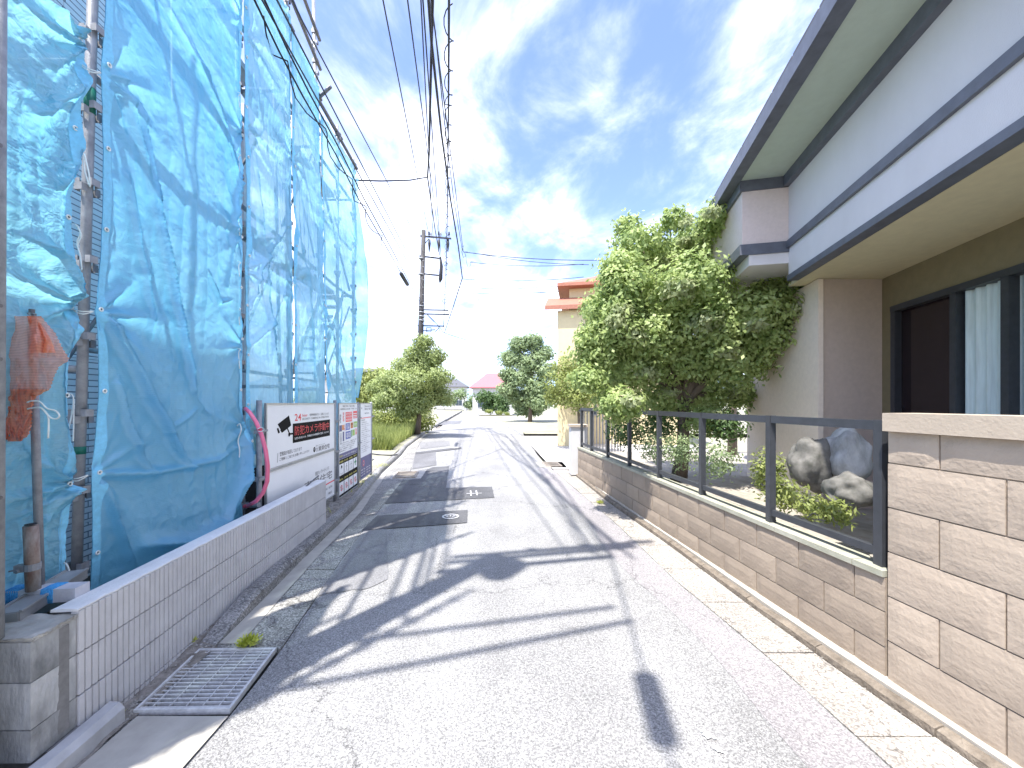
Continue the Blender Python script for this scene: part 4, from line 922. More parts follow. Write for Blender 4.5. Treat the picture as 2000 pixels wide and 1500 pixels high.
s4.rect(M['navy'], .02, .012, .98, .285, 1); s4.disc(M['redp'], .3, .20, .06, 2, .042); s4.disc(M['white'], .3, .20, .036, 3, .03)
for k in range(6): T(M['white'], '安全第一 ご安全に', .1 + .45 * (k > 2), .04 + (k % 3) * .035, .45 + .45 * (k > 2), .06 + (k % 3) * .035, 2)

# pink hose looped over the fence end
t = tag(obj('pink_hose', MB().tube([P(u, v, y) for u, v, y in ((479, 798, 3.52), (488, 806, 3.5), (500, 824, 3.46), (511, 850, 3.43), (519, 880, 3.42), (523, 910, 3.42), (522, 940, 3.42), (514, 962, 3.44), (500, 979, 3.48), (484, 988, 3.52))], .0175, 12), M['hose'], smooth=True), 'pink hose bent in a wide bow in front of the left fence post', 'hose')
q = MB(); q.tube([P(484, 988, 3.52), P(478, 989, 3.54)], .0178, 12); q.tube([P(507, 837, 3.44), P(509, 841, 3.44)], .0185, 12)
obj('hose_end', q, M['hose_d'], t)
cord('thin white cord holding the pink hose to the fence post', pc([(503, 838), (510, 835), (516, 838), (511, 843), (504, 842)], 3.41), .003)
# tubes and fittings low down behind the wall end
q = MB(); q.tube([P(470, 988, 3.75), P(506, 986, 3.66)], .024, 10); q.box(P(472, 988, 3.72), (.08, .08, .06)); tag(obj('short_steel_tube', q, M['galv'], smooth=False), 'short horizontal steel tube clamped at the foot of the second scaffold pole', 'steel tube')
q = MB(); q.tube([P(473, 930, 3.72), P(472, 1015, 3.72)], .028, 10); tag(obj('jack_base', q, M['galv'], smooth=True), 'stub of steel jack tube behind the low wall beside the pink hose end', 'steel tube')
q = MB(); q.box(P(496, 965, 4.15), (.32, .04, .62)); tag(obj('dark_board', q, M['dark']), 'dark board in the gap below the tarp behind the pink hose', 'board')  # flat dark sheet filling the gap below the tarp
q = MB(); q.bar(P(602, 893 + 15, 4.35), P(624, 892 - 1, 4.5), .012, .012)
tag(obj('metal_strip', MB().tube([P(598, 950, 4.42), P(622, 929, 4.70)], .008, 8), M['galv_d'], smooth=True), 'thin slanting grey metal rod just above the end of the ribbed wall', 'rod')

# things on the near wall corner
t = thing('wall_clamp_support', 'grey steel channel clamp with a rusty upright tube on the near wall corner', 'clamp', (-2.3, 1.8, .62))
A = Vector((-2.262, 1.72, .655)); B = Vector((-2.40, 2.12, .675))
q = MB(); q.bar(A, B, .085, .008); d_ = (B - A).normalized(); s_ = d_.cross(Vector((0, 0, 1))).normalized()
for k in (-1, 1): q.bar(A + s_ * (.042 * k) + Vector((0, 0, -.02)), B + s_ * (.042 * k) + Vector((0, 0, -.02)), .007, .05); q.bar(A + s_ * (.047 * k) + Vector((0, 0, .006)), B + s_ * (.047 * k) + Vector((0, 0, .006)), .012, .010)
q.bar(A - d_ * .002 + Vector((0, 0, -.024)) - s_ * .04, A - d_ * .002 + Vector((0, 0, -.024)) + s_ * .04, .006, .05)
obj('channel', q, M['steelplate'], t)
q = MB(); J0 = P(65, 1152, 1.88); J1 = P(60, 1024, 1.86); q.tube([J0, J0.lerp(J1, .98)], .0262, 16, True); ju = obj('rusty_tube', q, M['rust'], t, smooth=True)
q = MB(); q.tube([J1, J1 + Vector((0, 0, .002))], .021, 12); obj('tube_mouth', q, M['dark'], ju)
q = MB(); c0 = J0.lerp(J1, .36); q.tube([c0 + Vector((0, 0, -.016)), c0 + Vector((0, 0, .016))], .0305, 14); q.box(c0 + Vector((-.03, -.02, 0)), (.035, .03, .034), .3)
q.tube([c0 + Vector((-.045, -.02, -.008)), c0 + Vector((-.075, -.03, -.012))], .004, 6); q.tube([c0 + Vector((-.022, -.038, -.008)), c0 + Vector((-.022, -.046, -.008))], .009, 6); obj('clamp_band', q, M['galv'], t)
t = thing('timber_beam', 'white-painted timber beam with blue rope wound round it on the near wall', 'timber', (-2.5, 1.95, .64))
TB0 = Vector((-2.155, 1.93, .655)); TB1 = Vector((-2.9, 1.84, .655)); q = MB(); q.bar(TB0, TB1, .075, .065); obj('timber', q, M['timber'], t)
for x0, x1 in ((.13, .20), (.33, .44)):
    q = MB(); n = 9
    for k in range(n):
        c_ = TB0.lerp(TB1, x0 + (x1 - x0) * k / n); dd = (TB1 - TB0).normalized(); ss = dd.cross(Vector((0, 0, 1))).normalized()
        q.tube([c_ + ss * (.040 * math.cos(a * .7854) * 1.0) * (1.25 if a % 2 else 1) + Vector((0, 0, .036 * math.sin(a * .7854) * (1.3 if a % 2 else 1))) + dd * .004 * a / 8 for a in range(9)], .0042, 5)
    obj('rope_winding', q, M['rope'], t, smooth=True)
t = thing('slim_upright_tube', 'slim grey steel tube standing in front of the crumpled tarp, orange cloth tied to it', 'steel tube', tuple(P(76, 1140, 1.93)))
q = MB(); q.tube([P(79, 1150, 1.93), P(62, 612, 1.93)], .0163, 14); obj('tube', q, M['galv'], t, smooth=True)
q = MB(); q.tube([P(62, 612, 1.93), P(62, 604, 1.93)], .011, 8); q.tube([P(57, 611, 1.92), P(69, 615, 1.92)], .004, 6); obj('top_fitting', q, M['galv_d'], t)
t = thing('frame_edge_tube', 'grey steel tube rising at the extreme left edge of the picture', 'steel tube', (-2.13, 1.6, .62))
q = MB(); q.tube([Vector((-2.145, 1.6, .62)), Vector((-2.128, 1.6, 4.6))], .0215, 14); obj('tube', q, M['galv'], t, smooth=True)
for v in (287, 597, 700, 968):
    c = P(4, v, 1.585); q = MB(); q.tube([c + Vector((-.03, -.012, .008)), c + Vector((.012, -.02, -.004))], .005, 6); q.tube([c + Vector((.010, -.02, -.004)), c + Vector((.02, -.018, -.005))], .008, 6); obj('tie_bolt', q, M['galv_d'], t)
# orange mesh cloth
RE = [(615, 78), (632, 92), (650, 108), (680, 122), (700, 135), (706, 133), (715, 116), (735, 106), (760, 98), (775, 70), (800, 62), (830, 62), (850, 56), (862, 40)]
def redge(v):
    for (a, x), (b, y) in zip(RE, RE[1:]):
        if a <= v <= b: return x + (y - x) * (v - a) / (b - a)
    return RE[0][1] if v < RE[0][0] else RE[-1][1]
def oc(v0, v1):
    def f(s, t):
        v = v0 + (v1 - v0) * t + (6 * s if v0 < 620 and t == 0 else 0); u = 4 + (redge(v) - 4 + 1.5 * math.sin(v * .9)) * s
        fr = abs(math.sin(v * .045 + s * 2.2)); dense = max(0, (v - 740) / 120)
        y = 1.86 - .10 * math.exp(-((u - 68) / 26) ** 2) * (v < 700) + .03 * noise.noise(Vector((u * .05, v * .02, 1))) + (.012 + .03 * dense) * noise.noise(Vector((u * .16, v * .07, 4))) - .03 * dense + .01 * fr
        return P(u, v, y)
    return f
t = thing('orange_cloth', 'torn orange mesh cloth bunched and tied at the left edge', 'cloth', tuple(P(40, 860, 1.85)))
q = MB(); q.grid(oc(615, 762), 50, 60); obj('thin_part', q, M['orange_thin'], t, smooth=True)
q = MB(); q.grid(oc(760, 862), 50, 50); obj('bunched_part', q, M['orange'], t, smooth=True)
def fold2(s, t):
    v = 617 + 72 * t; u = 52 + 8 * math.sin(t * 2.5) + s * (16 + 36 * t); return P(u, v, 1.80 - .02 * math.sin(s * 9 + t * 2) + .01 * noise.noise(Vector((s * 5, t * 4, 0))))
q = MB(); q.grid(fold2, 20, 24); obj('draped_flap', q, M['orange'], t, smooth=True)
cord('white cord with a loose bow tying the orange cloth to the slim tube', pc([(53, 786), (62, 783), (78, 785), (92, 798), (108, 802), (116, 812), (110, 818), (98, 815), (84, 800), (76, 796), (60, 797), (54, 799), (62, 797), (78, 796), (90, 806), (95, 820), (94, 856)], 1.84), .0036)

# ---------------------------------------------------------------- utility poles and wires
def insulator(q, p, h=.16, r=.05):
    q.tube([p, p + Vector((0, 0, h * .3)), p + Vector((0, 0, h * .35)), p + Vector((0, 0, h * .6)), p + Vector((0, 0, h * .65)), p + Vector((0, 0, h))], [r * .4, r * .4, r, r * .5, r * .9, r * .3], 8)
UY = 21.0
def U(u, v, dy=0.0): return P(u, v, UY + dy)
t = thing('utility_pole', 'tall dark utility pole with cross-arms where the street bends left', 'utility pole', tuple(U(818, 846)))
q = MB(); q.tube([U(818, 846), U(822, 640), U(827.5, 450)], [.17, .145, .11], 14); obj('pole', q, M['polec'], t, smooth=True)
def arm(a, b, w=.07, mt='poled', nm='crossarm'):
    q = MB(); q.bar(a, b, w, w); return obj(nm, q, M[mt], t)
arm(U(821, 461), U(881, 466, -.3), .075); arm(U(819, 500), U(861, 505), .07); arm(U(819, 534), U(858, 538), .07)
arm(U(818, 605, -.1), U(876, 606, -.3), .065); arm(U(818, 613, .1), U(877, 614, -.2), .065); arm(U(816, 636), U(868, 637), .06); arm(U(816, 647, .1), U(850, 644), .04)
arm(U(828, 478), U(838, 466), .03, nm='arm_brace'); arm(U(835, 615), U(848, 628), .05, nm='arm_brace'); arm(U(848, 628), U(860, 640), .03, nm='arm_brace')
for u in (838, 842, 857, 861, 877):
    q = MB(); insulator(q, U(u, 462, -.15), .28, .06); obj('insulator', q, M['insul'] if u in (842, 861) else M['poled'], t, smooth=True)
for u in (838.5, 857, 875):
    q = MB(); q.tube([U(u, 468, -.2), U(u + .2, 476, -.2), U(u - .2, 492, -.2)], [.05, .075, .02], 8); obj('fuse_cutout', q, M['poled'], t, smooth=True)
q = MB(); q.tube([U(860, 502, -.2), U(862, 520, -.2), U(860.5, 545, -.2), U(859, 552, -.2)], [.05, .09, .11, .03], 8); obj('cable_head', q, M['poled'], t, smooth=True)
for v in (508, 520, 545, 560, 575, 590, 622, 632): q = MB(); q.tube([U(821, v), U(828, v + 1, -.2)], .012, 5); obj('step_bolt', q, M['galv'], t)
for v in (505, 536, 598, 610, 618, 626): q = MB(); q.tube([U(823.5, v - .8), U(823.3, v + 1.2)], .165, 12); obj('band', q, M['galv'], t, smooth=True)
for u, v in ((870, 515), (866, 572), (872, 578), (868, 588)):
    q = MB(); c = U(u, v, -.3); q.tube([c + Vector((math.cos(a * .5236) * .10, .02 * a / 12, math.sin(a * .5236) * .11)) for a in range(13)], .012, 5, False); obj('cable_loop', q, M['wire'], t, smooth=True)
for (a, b, c_, d2) in ((833, 640, 842, 640), (833, 648, 842, 648), (833, 640, 833, 648), (842, 640, 842, 648)): arm(U(a, b, -.1), U(c_, d2, -.1), .03, nm='bracket')
for (a, b, c_, d2) in ((850, 648, 858, 640), (856, 636, 860, 650), (860, 640, 866, 650)): arm(U(a, b, -.1), U(c_, d2, -.1), .03, nm='bracket')
far_pole = t
# near pole: out of the picture to the left, its arms carry the wires overhead and throw the shadows across the road
NP = Vector((-2.17, 1.33, 0)); NT = 7.8
t = thing('utility_pole', 'concrete utility pole beside the camera, seen only by the shadow of its cross-arms', 'utility pole', tuple(NP))
q = MB(); q.tube([NP, NP + Vector((0, 0, NT))], [.17, .12], 16); obj('pole', q, M['polec'], t, smooth=True)
for z, x0, x1, yy in ((7.65, -.4, 1.85, .0), (7.2, -.3, 1.7, .03), (6.5, -.2, 1.55, .02)):
    q = MB(); q.bar(NP + Vector((x0, .14 + .2 * x0, z)), NP + Vector((x1, .14 + yy + .2 * x1, z)), .075, .075); obj('crossarm', q, M['poled'], t)
for pa, pb, z in (((480, 1362), (1235, 1212), 5.4), ((620, 1262), (1200, 1185), 5.9)):
    off_ = Vector((SH.x, SH.y, 0)) / math.tan(R(SUN_EL)); q = MB(); q.bar(G(*pa) - off_ * z + Vector((0, 0, z)), G(*pb) - off_ * z + Vector((0, 0, z)), .045, .045); obj('crossarm', q, M['poled'], t)
q = MB(); q.tube([NP + Vector((.35, .05, 6.6)), NP + Vector((.35, .05, 7.1))], .17, 16); obj('transformer', q, M['galv'], t, smooth=True)
for x in (.4, 1.0, 1.6):
    q = MB(); insulator(q, NP + Vector((x, .14 + .2 * x, 7.68)), .2, .06); obj('insulator', q, M['insul'], t, smooth=True)
def wire(label, pts, r, m=None, kind_='wire', sag=.0, nseg=10):
    r = max(r * 1.35, .0115)
    pts = [Vector(p) for p in pts]; out = []
    for a, b in zip(pts, pts[1:]):
        for k in range(nseg):
            s_ = k / nseg; p = a.lerp(b, s_); p.z -= sag * 4 * s_ * (1 - s_); out.append(p)
    out.append(pts[-1]); q = MB(); q.tube(out, r, 6); o = obj('overhead_wire', q, m or M['wire'], smooth=True)
    return tag(o, label, 'wire', 'overhead wires along the street')
def ext(p, q_, Y):                 # carry the line p->q_ on to distance Y
    d = q_ - p; return q_ + d * ((Y - q_.y) / d.y)
def ow_(label, far, near, Ynear, r, m=None, Yend=1.5, mid=()):
    a = far; b = P(near[0], near[1], Ynear); pts = [a] + [Vector(x) for x in mid] + [b]
    e = ext(pts[-2], b, Yend); e.z = b.z + (e.z - b.z) * .6; wire(label, pts + [e], r, m)
ow_('leftmost thin wire at the top of the open sky, ending at the far pole', U(838, 462), (748, 0), 5.8, .009, M['wireg'])
ow_('thin wire second from the left at the top edge of the sky', U(857, 463), (796, 0), 5.75, .009, M['wireg'])
ow_('thin wire just left of the thick black cable at the top edge', U(846, 466), (822, 0), 5.7, .008, M['wireg'])
ow_('thin wire running close beside the thick black cable', U(861, 500), (826, 0), 5.7, .009)
# thick twisted cable that turns off to the scaffold
K1 = P(835, 346, 10.8)
wire('thick twisted black cable dropping from the top edge to its bend above the street', [K1, P(838, 300, 9.2), P(842, 120, 6.6), P(845, 0, 5.6), NP + Vector((1.2, .3, 7.2))], .017)
wire('thick cable running level from the bend to the last scaffold pole', [K1, P(800, 352, 9.6), P(745, 353.5, 8.4), P(690, 352, 7.25)], .013)
wire('black cable running down from the bend to the far pole', [K1, P(850, 450, 16), U(860, 505)], .014)
wire('thick black cable crossing the twisted cable and passing right of the far pole', [U(868, 650, 4), P(885, 600, 19.5), P(903, 543, 17), P(895, 480, 14.5), P(880, 390, 11.5), P(862, 260, 8.4), P(843, 85, 6.2), P(837, 0, 5.5), NP + Vector((1.5, .4, 7.2))], .017)
# suspended cable with spiral lashing
main = [U(866, 640, .3), U(871, 540), P(874, 400, 14), P(876, 200, 7.8), P(877, 0, 5.3), NP + Vector((1.55, .4, 6.55))]
wire('straight dark cable with a loose spiral wound round it, rightmost at the top edge', main, .013)
def spiral(label, path, pitch, rad, r=.005):
    r *= 1.5
    out = []
    for a, b in zip(path, path[1:]):
        n = max(2, int((b - a).length / pitch * 10)); d = (b - a).normalized(); x = d.cross(Vector((0, 0, 1))).normalized(); y = x.cross(d)
        for k in range(n):
            p = a.lerp(b, k / n); th = (b - a).length * k / n / pitch * 2 * math.pi; out.append(p + x * math.cos(th) * rad + y * (math.sin(th) * rad - rad * .6))
    q = MB(); q.tube(out, r, 5); tag(obj('cable_spiral', q, M['wire'], smooth=True), label, 'wire spiral')
spiral('thin spiral wire wound round the rightmost overhead cable', main[1:5], .75, .075, .006)
ow_('thin wire right of the spiral cable, lower part near the far pole', P(905, 492, 17), (842, 0), 5.6, .008, M['wireg'])
wire('thin pale wire dropping to the small node right of the far pole', [P(903, 490, 17), P(885, 380, 12.5), P(866, 220, 8.6), P(850, 60, 6.3), NP + Vector((1.0, .3, 7.6))], .006, M['wireg'])
# service drops going right
for (u0, v0, u1, v1, Y0, Y1, lab, r) in ((905, 492, 1180, 508, 17, 16.5, 'uppermost service wire going right from the node', .011), (925, 494, 1150, 517, 17, 16.5, 'second service wire going right, crossing below the uppermost', .007), (918, 512, 1140, 516, 17, 16.5, 'third service wire going right from the hanging loop', .007), (904, 545, 1140, 541, 17, 16.4, 'service wire going right at the bend of the thick cable', .007), (871, 560, 1120, 557, 20.8, 17, 'thin service wire low above the street going right', .006), (871, 571, 1120, 567, 20.8, 17, 'dark service wire lowest of those going right', .010)):
    wire(lab, [P(u0, v0, Y0), P(u1, v1, Y1)], r, sag=.12)
q = MB(); q.tube([P(u, v, 16.9) for u, v in ((905, 480), (902, 492), (905, 503), (910, 500), (907, 492), (913, 492))], .012, 5); q.tube([P(u, v, 16.9) for u, v in ((910, 500), (911, 512), (914, 523), (919, 518), (920, 511), (926, 510))], .008, 5)
tag(obj('wire_splice', q, M['wire'], smooth=True), 'looped wire splice where the service wires leave the thick cable', 'wire splice')
wire('thin wire sloping down right from the lowest pole arms over distant roofs', [U(866, 650), P(975, 684, 40)], .012, M['wireg'])
# cables on the left, crossing in front of the tarps
L0 = U(821, 590); LN = P(497, 0, 3.9); L1 = P(790, 545, 17.2); L2 = P(690, 372, 9.8)
path = [L0, P(803, 568, 14.6)] + [P(u, v, y) for u, v, y in ((752, 478, 9.1), (700, 388, 7.0), (655, 300, 5.85), (590, 185, 4.72), (545, 100, 4.2), (497, 0, 3.72))] + [NP + Vector((-.1, .1, 5.5))]
wire('dark lashed cable crossing before the blue tarps to the far pole', path, .008)
path2 = [p + Vector((.09, 0, .02)) for p in path]; wire('second dark cable running close beside the lashed cable over the tarps', path2, .007)
spiral('wavy lashing wire hanging along the left cable in front of the tarps', path[2:8], 1.3, .075, .0055)
q = MB(); a = P(783, 534, 12.2); b = P(796, 556, 13.6); q.tube([a, a.lerp(b, .04), a.lerp(b, .96), b], [.03, .062, .066, .03], 10)
tag(obj('splice_closure', q, M['wire'], smooth=True), 'black cylindrical splice closure hanging on the lashed cable left of the far pole', 'splice closure')
for k, (na, fa, Yn, r, lab) in enumerate((((512, 0), (823, 560), 3.7, .006, 'thin wire next to the lashed cable over the tarps'), ((541, 0), (823, 548), 3.9, .006, 'thin wire above the lashed cable crossing the tarp tops'), ((590, 40), (822, 480), 4.7, .007, 'thin wire sloping down behind the raised scaffold pole to the far pole'))):
    ow_(lab, U(*fa), na, Yn, r, M['wireg'])
# closure overhead near the camera: its long oval shadow lies on the road
off_ = Vector((SH.x, SH.y, 0)) / math.tan(R(SUN_EL))
s0 = G(1258, 1312); s1_ = G(1302, 1462); zc = 5.3
a = s0 - off_ * zc + Vector((0, 0, zc)); b = s1_ - off_ * zc + Vector((0, 0, zc))
q = MB(); q.tube([a, a.lerp(b, .06), a.lerp(b, .94), b], [.03, .075, .075, .03], 12)
tag(obj('splice_closure', q, M['wire'], smooth=True), 'splice closure overhead out of view, known by its long oval shadow on the road', 'splice closure')
d_ = (a - b).normalized(); wire('cable carrying the overhead closure out of view', [a + d_ * 1.6 + Vector((-.1, 0, .5)), a, b, b - d_ * 2.5 + Vector((0, 0, .6))], .006)

# ---------------------------------------------------------------- low block wall, pillar wall and railing on the right
def XR(Y): return 2.33 - .11 * Y
rdv = Vector((-.11, 1, 0)).normalized(); rang = math.atan2(rdv.y, rdv.x)
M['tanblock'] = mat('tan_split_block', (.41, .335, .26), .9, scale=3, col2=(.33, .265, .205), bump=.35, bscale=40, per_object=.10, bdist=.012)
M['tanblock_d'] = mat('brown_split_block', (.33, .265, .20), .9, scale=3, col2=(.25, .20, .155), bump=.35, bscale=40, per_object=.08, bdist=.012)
M['tancap'] = mat('tan_cap_block', (.46, .385, .30), .9, scale=4, col2=(.38, .315, .245), bump=.5, per_object=.05)
M['greenledge'] = mat('mossy_wall_top', (.40, .385, .31), .9, scale=7, col2=(.28, .28, .21), bump=.4)
M['rail'] = mat('dark_grey_rail', (.04, .043, .05), .45, scale=20)
RY0, RY1 = 2.15, 8.3
def block_row(root, org, ang, length, z, H, L_, m, name='block', off=0.0, depth=.12, x0=0.0):
    """local frame of root: x along the wall (away from the camera), y towards the street side negative"""
    x = x0 - off
    while x < x0 + length - .02:
        a = max(x, x0); b = min(x + L_, x0 + length)
        if b - a > .03:
            l = round(b - a - .008, 3); key = ('tb', l, round(H, 3), round(depth, 3), m.name)
            if key not in meshes:
                q = MB(); nx, nz = max(2, int(l / .05)), max(2, int(H / .05)); e = .006
                def face(s, t, l=l, H=H):
                    xx = l * s; zz = H * t; ed = min(xx, l - xx, zz, H - zz); return (xx, e - min(ed, .012) * .5 + .0025 * noise.noise(Vector((xx * 30, zz * 30, l * 9))) * min(1, ed / .02), zz)
                q.grid(face, nx, nz); q.add([(0, e, 0), (l, e, 0), (l, e, H), (0, e, H), (0, depth, 0), (l, depth, 0), (l, depth, H), (0, depth, H)], [(1, 5, 6, 2), (4, 0, 3, 7), (3, 2, 6, 7), (5, 4, 7, 6)])
                mm = bpy.data.meshes.new(name); mm.from_pydata([tuple(v) for v in q.v], [], q.f); mm.materials.append(m); meshes[key] = mm
            inst(name, meshes[key], root, (a + .004, random.uniform(-.002, .002), z))
        x += L_
def mk_wall(name, label, Y0, Y1, rows, m, capm, caph, capw=.15, L_=.4, depth=.13):
    o = Vector((XR(Y0), Y0, 0)); L = (Y1 - Y0) / rdv.y
    # frame: x runs TOWARDS the camera so that y points away from the street
    root = thing(name, label, 'block wall', (XR(Y1), Y1, 0), (0, 0, rang + math.pi))
    for k, (z, H) in enumerate(rows): block_row(root, None, None, L, z, H, L_, m, off=.0 if k % 2 == 0 else L_ / 2, depth=depth)
    zt = rows[-1][0] + rows[-1][1]; q = MB(); q.box((L / 2, depth / 2 + .004, (rows[0][0] + zt) / 2 - .004), (L - .004, depth - .022, zt - rows[0][0])); obj('mortar_core', q, M['mortar2'], root, local=True)
    x = 0
    while x < L - .02:
        l = min(.6, L - x); q = MB(); q.box((x + l / 2, depth / 2 + .0, zt + .004 + caph / 2), (l - .006, capw, caph)); obj('cap_stone', q, capm, root, local=True); x += .6
    return root
M['mortar2'] = mat('tan_mortar', (.30, .245, .19), .95, scale=30)
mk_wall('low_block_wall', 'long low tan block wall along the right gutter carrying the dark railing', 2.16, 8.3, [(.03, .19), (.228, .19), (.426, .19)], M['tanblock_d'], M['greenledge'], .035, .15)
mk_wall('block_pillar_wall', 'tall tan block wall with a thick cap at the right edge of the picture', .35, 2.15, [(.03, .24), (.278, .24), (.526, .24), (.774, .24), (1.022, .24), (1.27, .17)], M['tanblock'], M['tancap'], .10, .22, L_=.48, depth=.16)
rl = thing('railing', 'dark grey metal railing standing on the low tan wall', 'railing', (XR(2.2), 2.2, .65))
def rp(Y, z): return Vector((XR(Y) + .065, Y, z))
ys_ = [2.235, 3.06, 3.96, 4.86, 5.76, 6.66, 7.56, 8.22]
for k, y in enumerate(ys_):
    q = MB(); q.bar(rp(y, .45 if k == 0 else .652), rp(y, 1.50), .055 if k == 0 else .05, .05); obj('post', q, M['rail'], rl)
for a, b in zip(ys_, ys_[1:]):
    q = MB(); q.bar(rp(a + .027, 1.47), rp(b - .027, 1.47), .045, .055); obj('top_rail', q, M['rail'], rl)
    q = MB(); q.bar(rp(a + .027, .735), rp(b - .027, .735), .035, .045); obj('bottom_rail', q, M['rail'], rl)
# garden ground behind the wall
q = MB(); q.grid(lambda s, t: (XR(.3 + 9 * t) + .12 + 9 * s, .3 + 9 * t, .42 + .04 * noise.noise(Vector((s * 20, t * 20, 0)))), 30, 30)
kind(obj('garden_soil', q, mat('pale_garden_soil', (.38, .35, .30), .95, scale=8, col2=(.24, .21, .17), world=True, bump=.8, bscale=30)), 'structure')

# ---------------------------------------------------------------- house on the right
M['stucco'] = mat('pale_lavender_stucco', (.66, .635, .64), .85, scale=1.6, stretch=(1, 1, .5), var=.06, bump=.4, bscale=200)
M['stucco_p'] = mat('pinkish_stucco', (.68, .58, .55), .85, scale=30, var=.05, bump=.4, bscale=200)
M['brownwall'] = mat('mauve_brown_wall', (.50, .41, .35), .85, scale=20, var=.06, bump=.4, bscale=150)  # camera-facing side of the porch block, its shade kept in this darker brown
M['columnw'] = mat('beige_column_render', (.78, .67, .56), .85, scale=20, var=.05, bump=.3)  # street side of the same block, sunlight put into this paler tone
M['trim'] = mat('slate_trim', (.11, .12, .15), .5, scale=10)
M['soffit_g'] = mat('pale_green_soffit', (.46, .53, .46), .8, scale=12, var=.04)
M['soffit_b'] = mat('beige_porch_soffit', (.64, .57, .38), .8, scale=12, var=.05)
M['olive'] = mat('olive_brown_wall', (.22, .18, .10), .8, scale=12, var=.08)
M['rooft'] = mat('grey_roof_tile', (.10, .10, .11), .7, scale=12)
M['glass_d'] = mat('dark_window_glass', (.02, .012, .014), .08, var=.1)
M['curtain'] = mat('pale_curtain', (.62, .70, .68), .9, scale=3, stretch=(30, 1, 1), var=.12)
hv = Vector((.226, 1, 0)).normalized(); hn = Vector((-hv.y, hv.x, 0))     # hn points to the street
H0 = Vector((2.126, 0, 0))
def hp(t, d, z): return Vector((2.126, 0, z)) + Vector((.226, 1, 0)) * t - hn * d          # t: distance ahead, d: depth behind the upper front
rh = thing('porch_house', 'pale house on the right with a deep porch, slate trim bands and green soffit', 'house', tuple(hp(3, 1, 0)))
def slab(name, t0, t1, d0, d1, z0, z1, m, par=rh):
    q = MB(); c = [hp(t0, d0, 0), hp(t0, d1, 0), hp(t1, d1, 0), hp(t1, d0, 0)]; q.prism([(p.x, p.y) for p in c], z0, z1); return obj(name, q, m, par, recalc=True)
TC = 4.31
slab('fascia', -2.5, TC - .0, 0, .12, 3.03, 3.33, M['stucco'])
slab('lower_trim_band', -2.5, TC + .012, -.012, .10, 2.97, 3.03, M['trim'])
slab('trim_band', -2.5, TC + .03, -.03, .11, 3.33, 3.41, M['trim'])
slab('upper_wall', -2.5, TC, .0, .15, 3.41, 4.08, M['stucco'])
slab('eave_trim', -2.5, TC, -.06, .0, 4.02, 4.14, M['trim'])
slab('eave_soffit', -2.5, TC + 1.7, -.50, -.06, 4.14, 4.17, M['soffit_g'])
g_ = slab('gutter', -2.5, TC + 1.8, -.62, -.50, 4.12, 4.26, M['trim'])
q = MB(); n = 24
for k in range(n):
    t0 = -2.5 + (TC + 4.3) * k / n; t1 = t0 + (TC + 4.3) / n - .02
    c0, c1, c2, c3 = hp(t0, -.6, 4.27), hp(t1, -.6, 4.27), hp(t1, 3, 5.3), hp(t0, 3, 5.3); up_ = Vector((0, 0, .05))
    qq = MB(); qq.add([c0, c1, c2, c3, c0 + up_, c1 + up_, c2 + up_, c3 + up_], [(0, 1, 2, 3), (7, 6, 5, 4), (0, 4, 5, 1), (1, 5, 6, 2), (2, 6, 7, 3), (3, 7, 4, 0)]); obj('roof_tile_strip', qq, M['rooft'], rh)
slab('porch_soffit', -2.5, TC + .3, .13, 3.2, 2.986, 3.026, M['soffit_b'])
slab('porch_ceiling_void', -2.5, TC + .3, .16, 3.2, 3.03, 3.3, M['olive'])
# bay that juts out beyond the corner
slab('bay_wall', TC, TC + 1.5, -.47, .5, 3.41, 4.02, M['stucco_p']); slab('bay_trim', TC - .02, TC + 1.52, -.50, .1, 3.29, 3.41, M['trim']); slab('bay_foot', TC, TC + 1.5, -.40, .3, 3.17, 3.29, M['stucco'])
slab('bay_top_trim', TC - .02, TC + 1.55, -.50, .1, 4.02, 4.14, M['trim'])
slab('rear_upper_wall', TC + .02, TC + 3.2, .5, .7, 3.0, 4.1, M['stucco'])
# ground-floor block and recessed window wall
Yc = 4.3; A0 = Vector((3.44, Yc, 0)); A1_ = Vector((4.14, Yc, 0)); A2 = Vector((3.44 + .226 * 2.0, Yc + 2.0, 0)); A3 = Vector((4.14 + .226 * 2.0, Yc + 2.0, 0))
q = MB(); q.prism([(A0.x + .02, Yc), (A1_.x, Yc), (A3.x, A3.y), (A2.x + .02, A2.y)], 0, 2.985); obj('porch_side_wall', q, M['brownwall'], rh)
q = MB(); q.prism([(A0.x - .04, Yc - .03), (A0.x + .018, Yc - .03), (A2.x + .018, A2.y), (A2.x - .04, A2.y)], 0, 2.98); obj('column', q, M['columnw'], rh)  # thin pale slab gives the block its painted sunlit side
def wp(Y, z, d=0.0): return Vector((4.14 + .226 * (Y - Yc) + d, Y, z))
def wslab(name, Y0, Y1, z0, z1, d, th, m, par=rh):
    q = MB(); c = [wp(Y0, 0, d), wp(Y0, 0, d + th), wp(Y1, 0, d + th), wp(Y1, 0, d)]; q.prism([(p.x, p.y) for p in c], z0, z1); return obj(name, q, m, par, recalc=True)
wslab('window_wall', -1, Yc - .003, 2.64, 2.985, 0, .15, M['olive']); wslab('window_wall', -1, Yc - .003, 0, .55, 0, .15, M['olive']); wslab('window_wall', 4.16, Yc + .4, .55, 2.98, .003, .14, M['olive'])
fr = wslab('window', 1.3, 4.16, 2.58, 2.64, -.02, .1, M['rail'])
for a, b in ((4.10, 4.16), (3.40, 3.46), (2.96, 3.02), (2.2, 2.26), (1.3, 1.36)): wslab('window_stile', a, b, .61, 2.58, -.015, .09, M['rail'], fr)
wslab('window_sill', 1.3, 4.16, .55, .61, -.04, .14, M['rail'], fr)
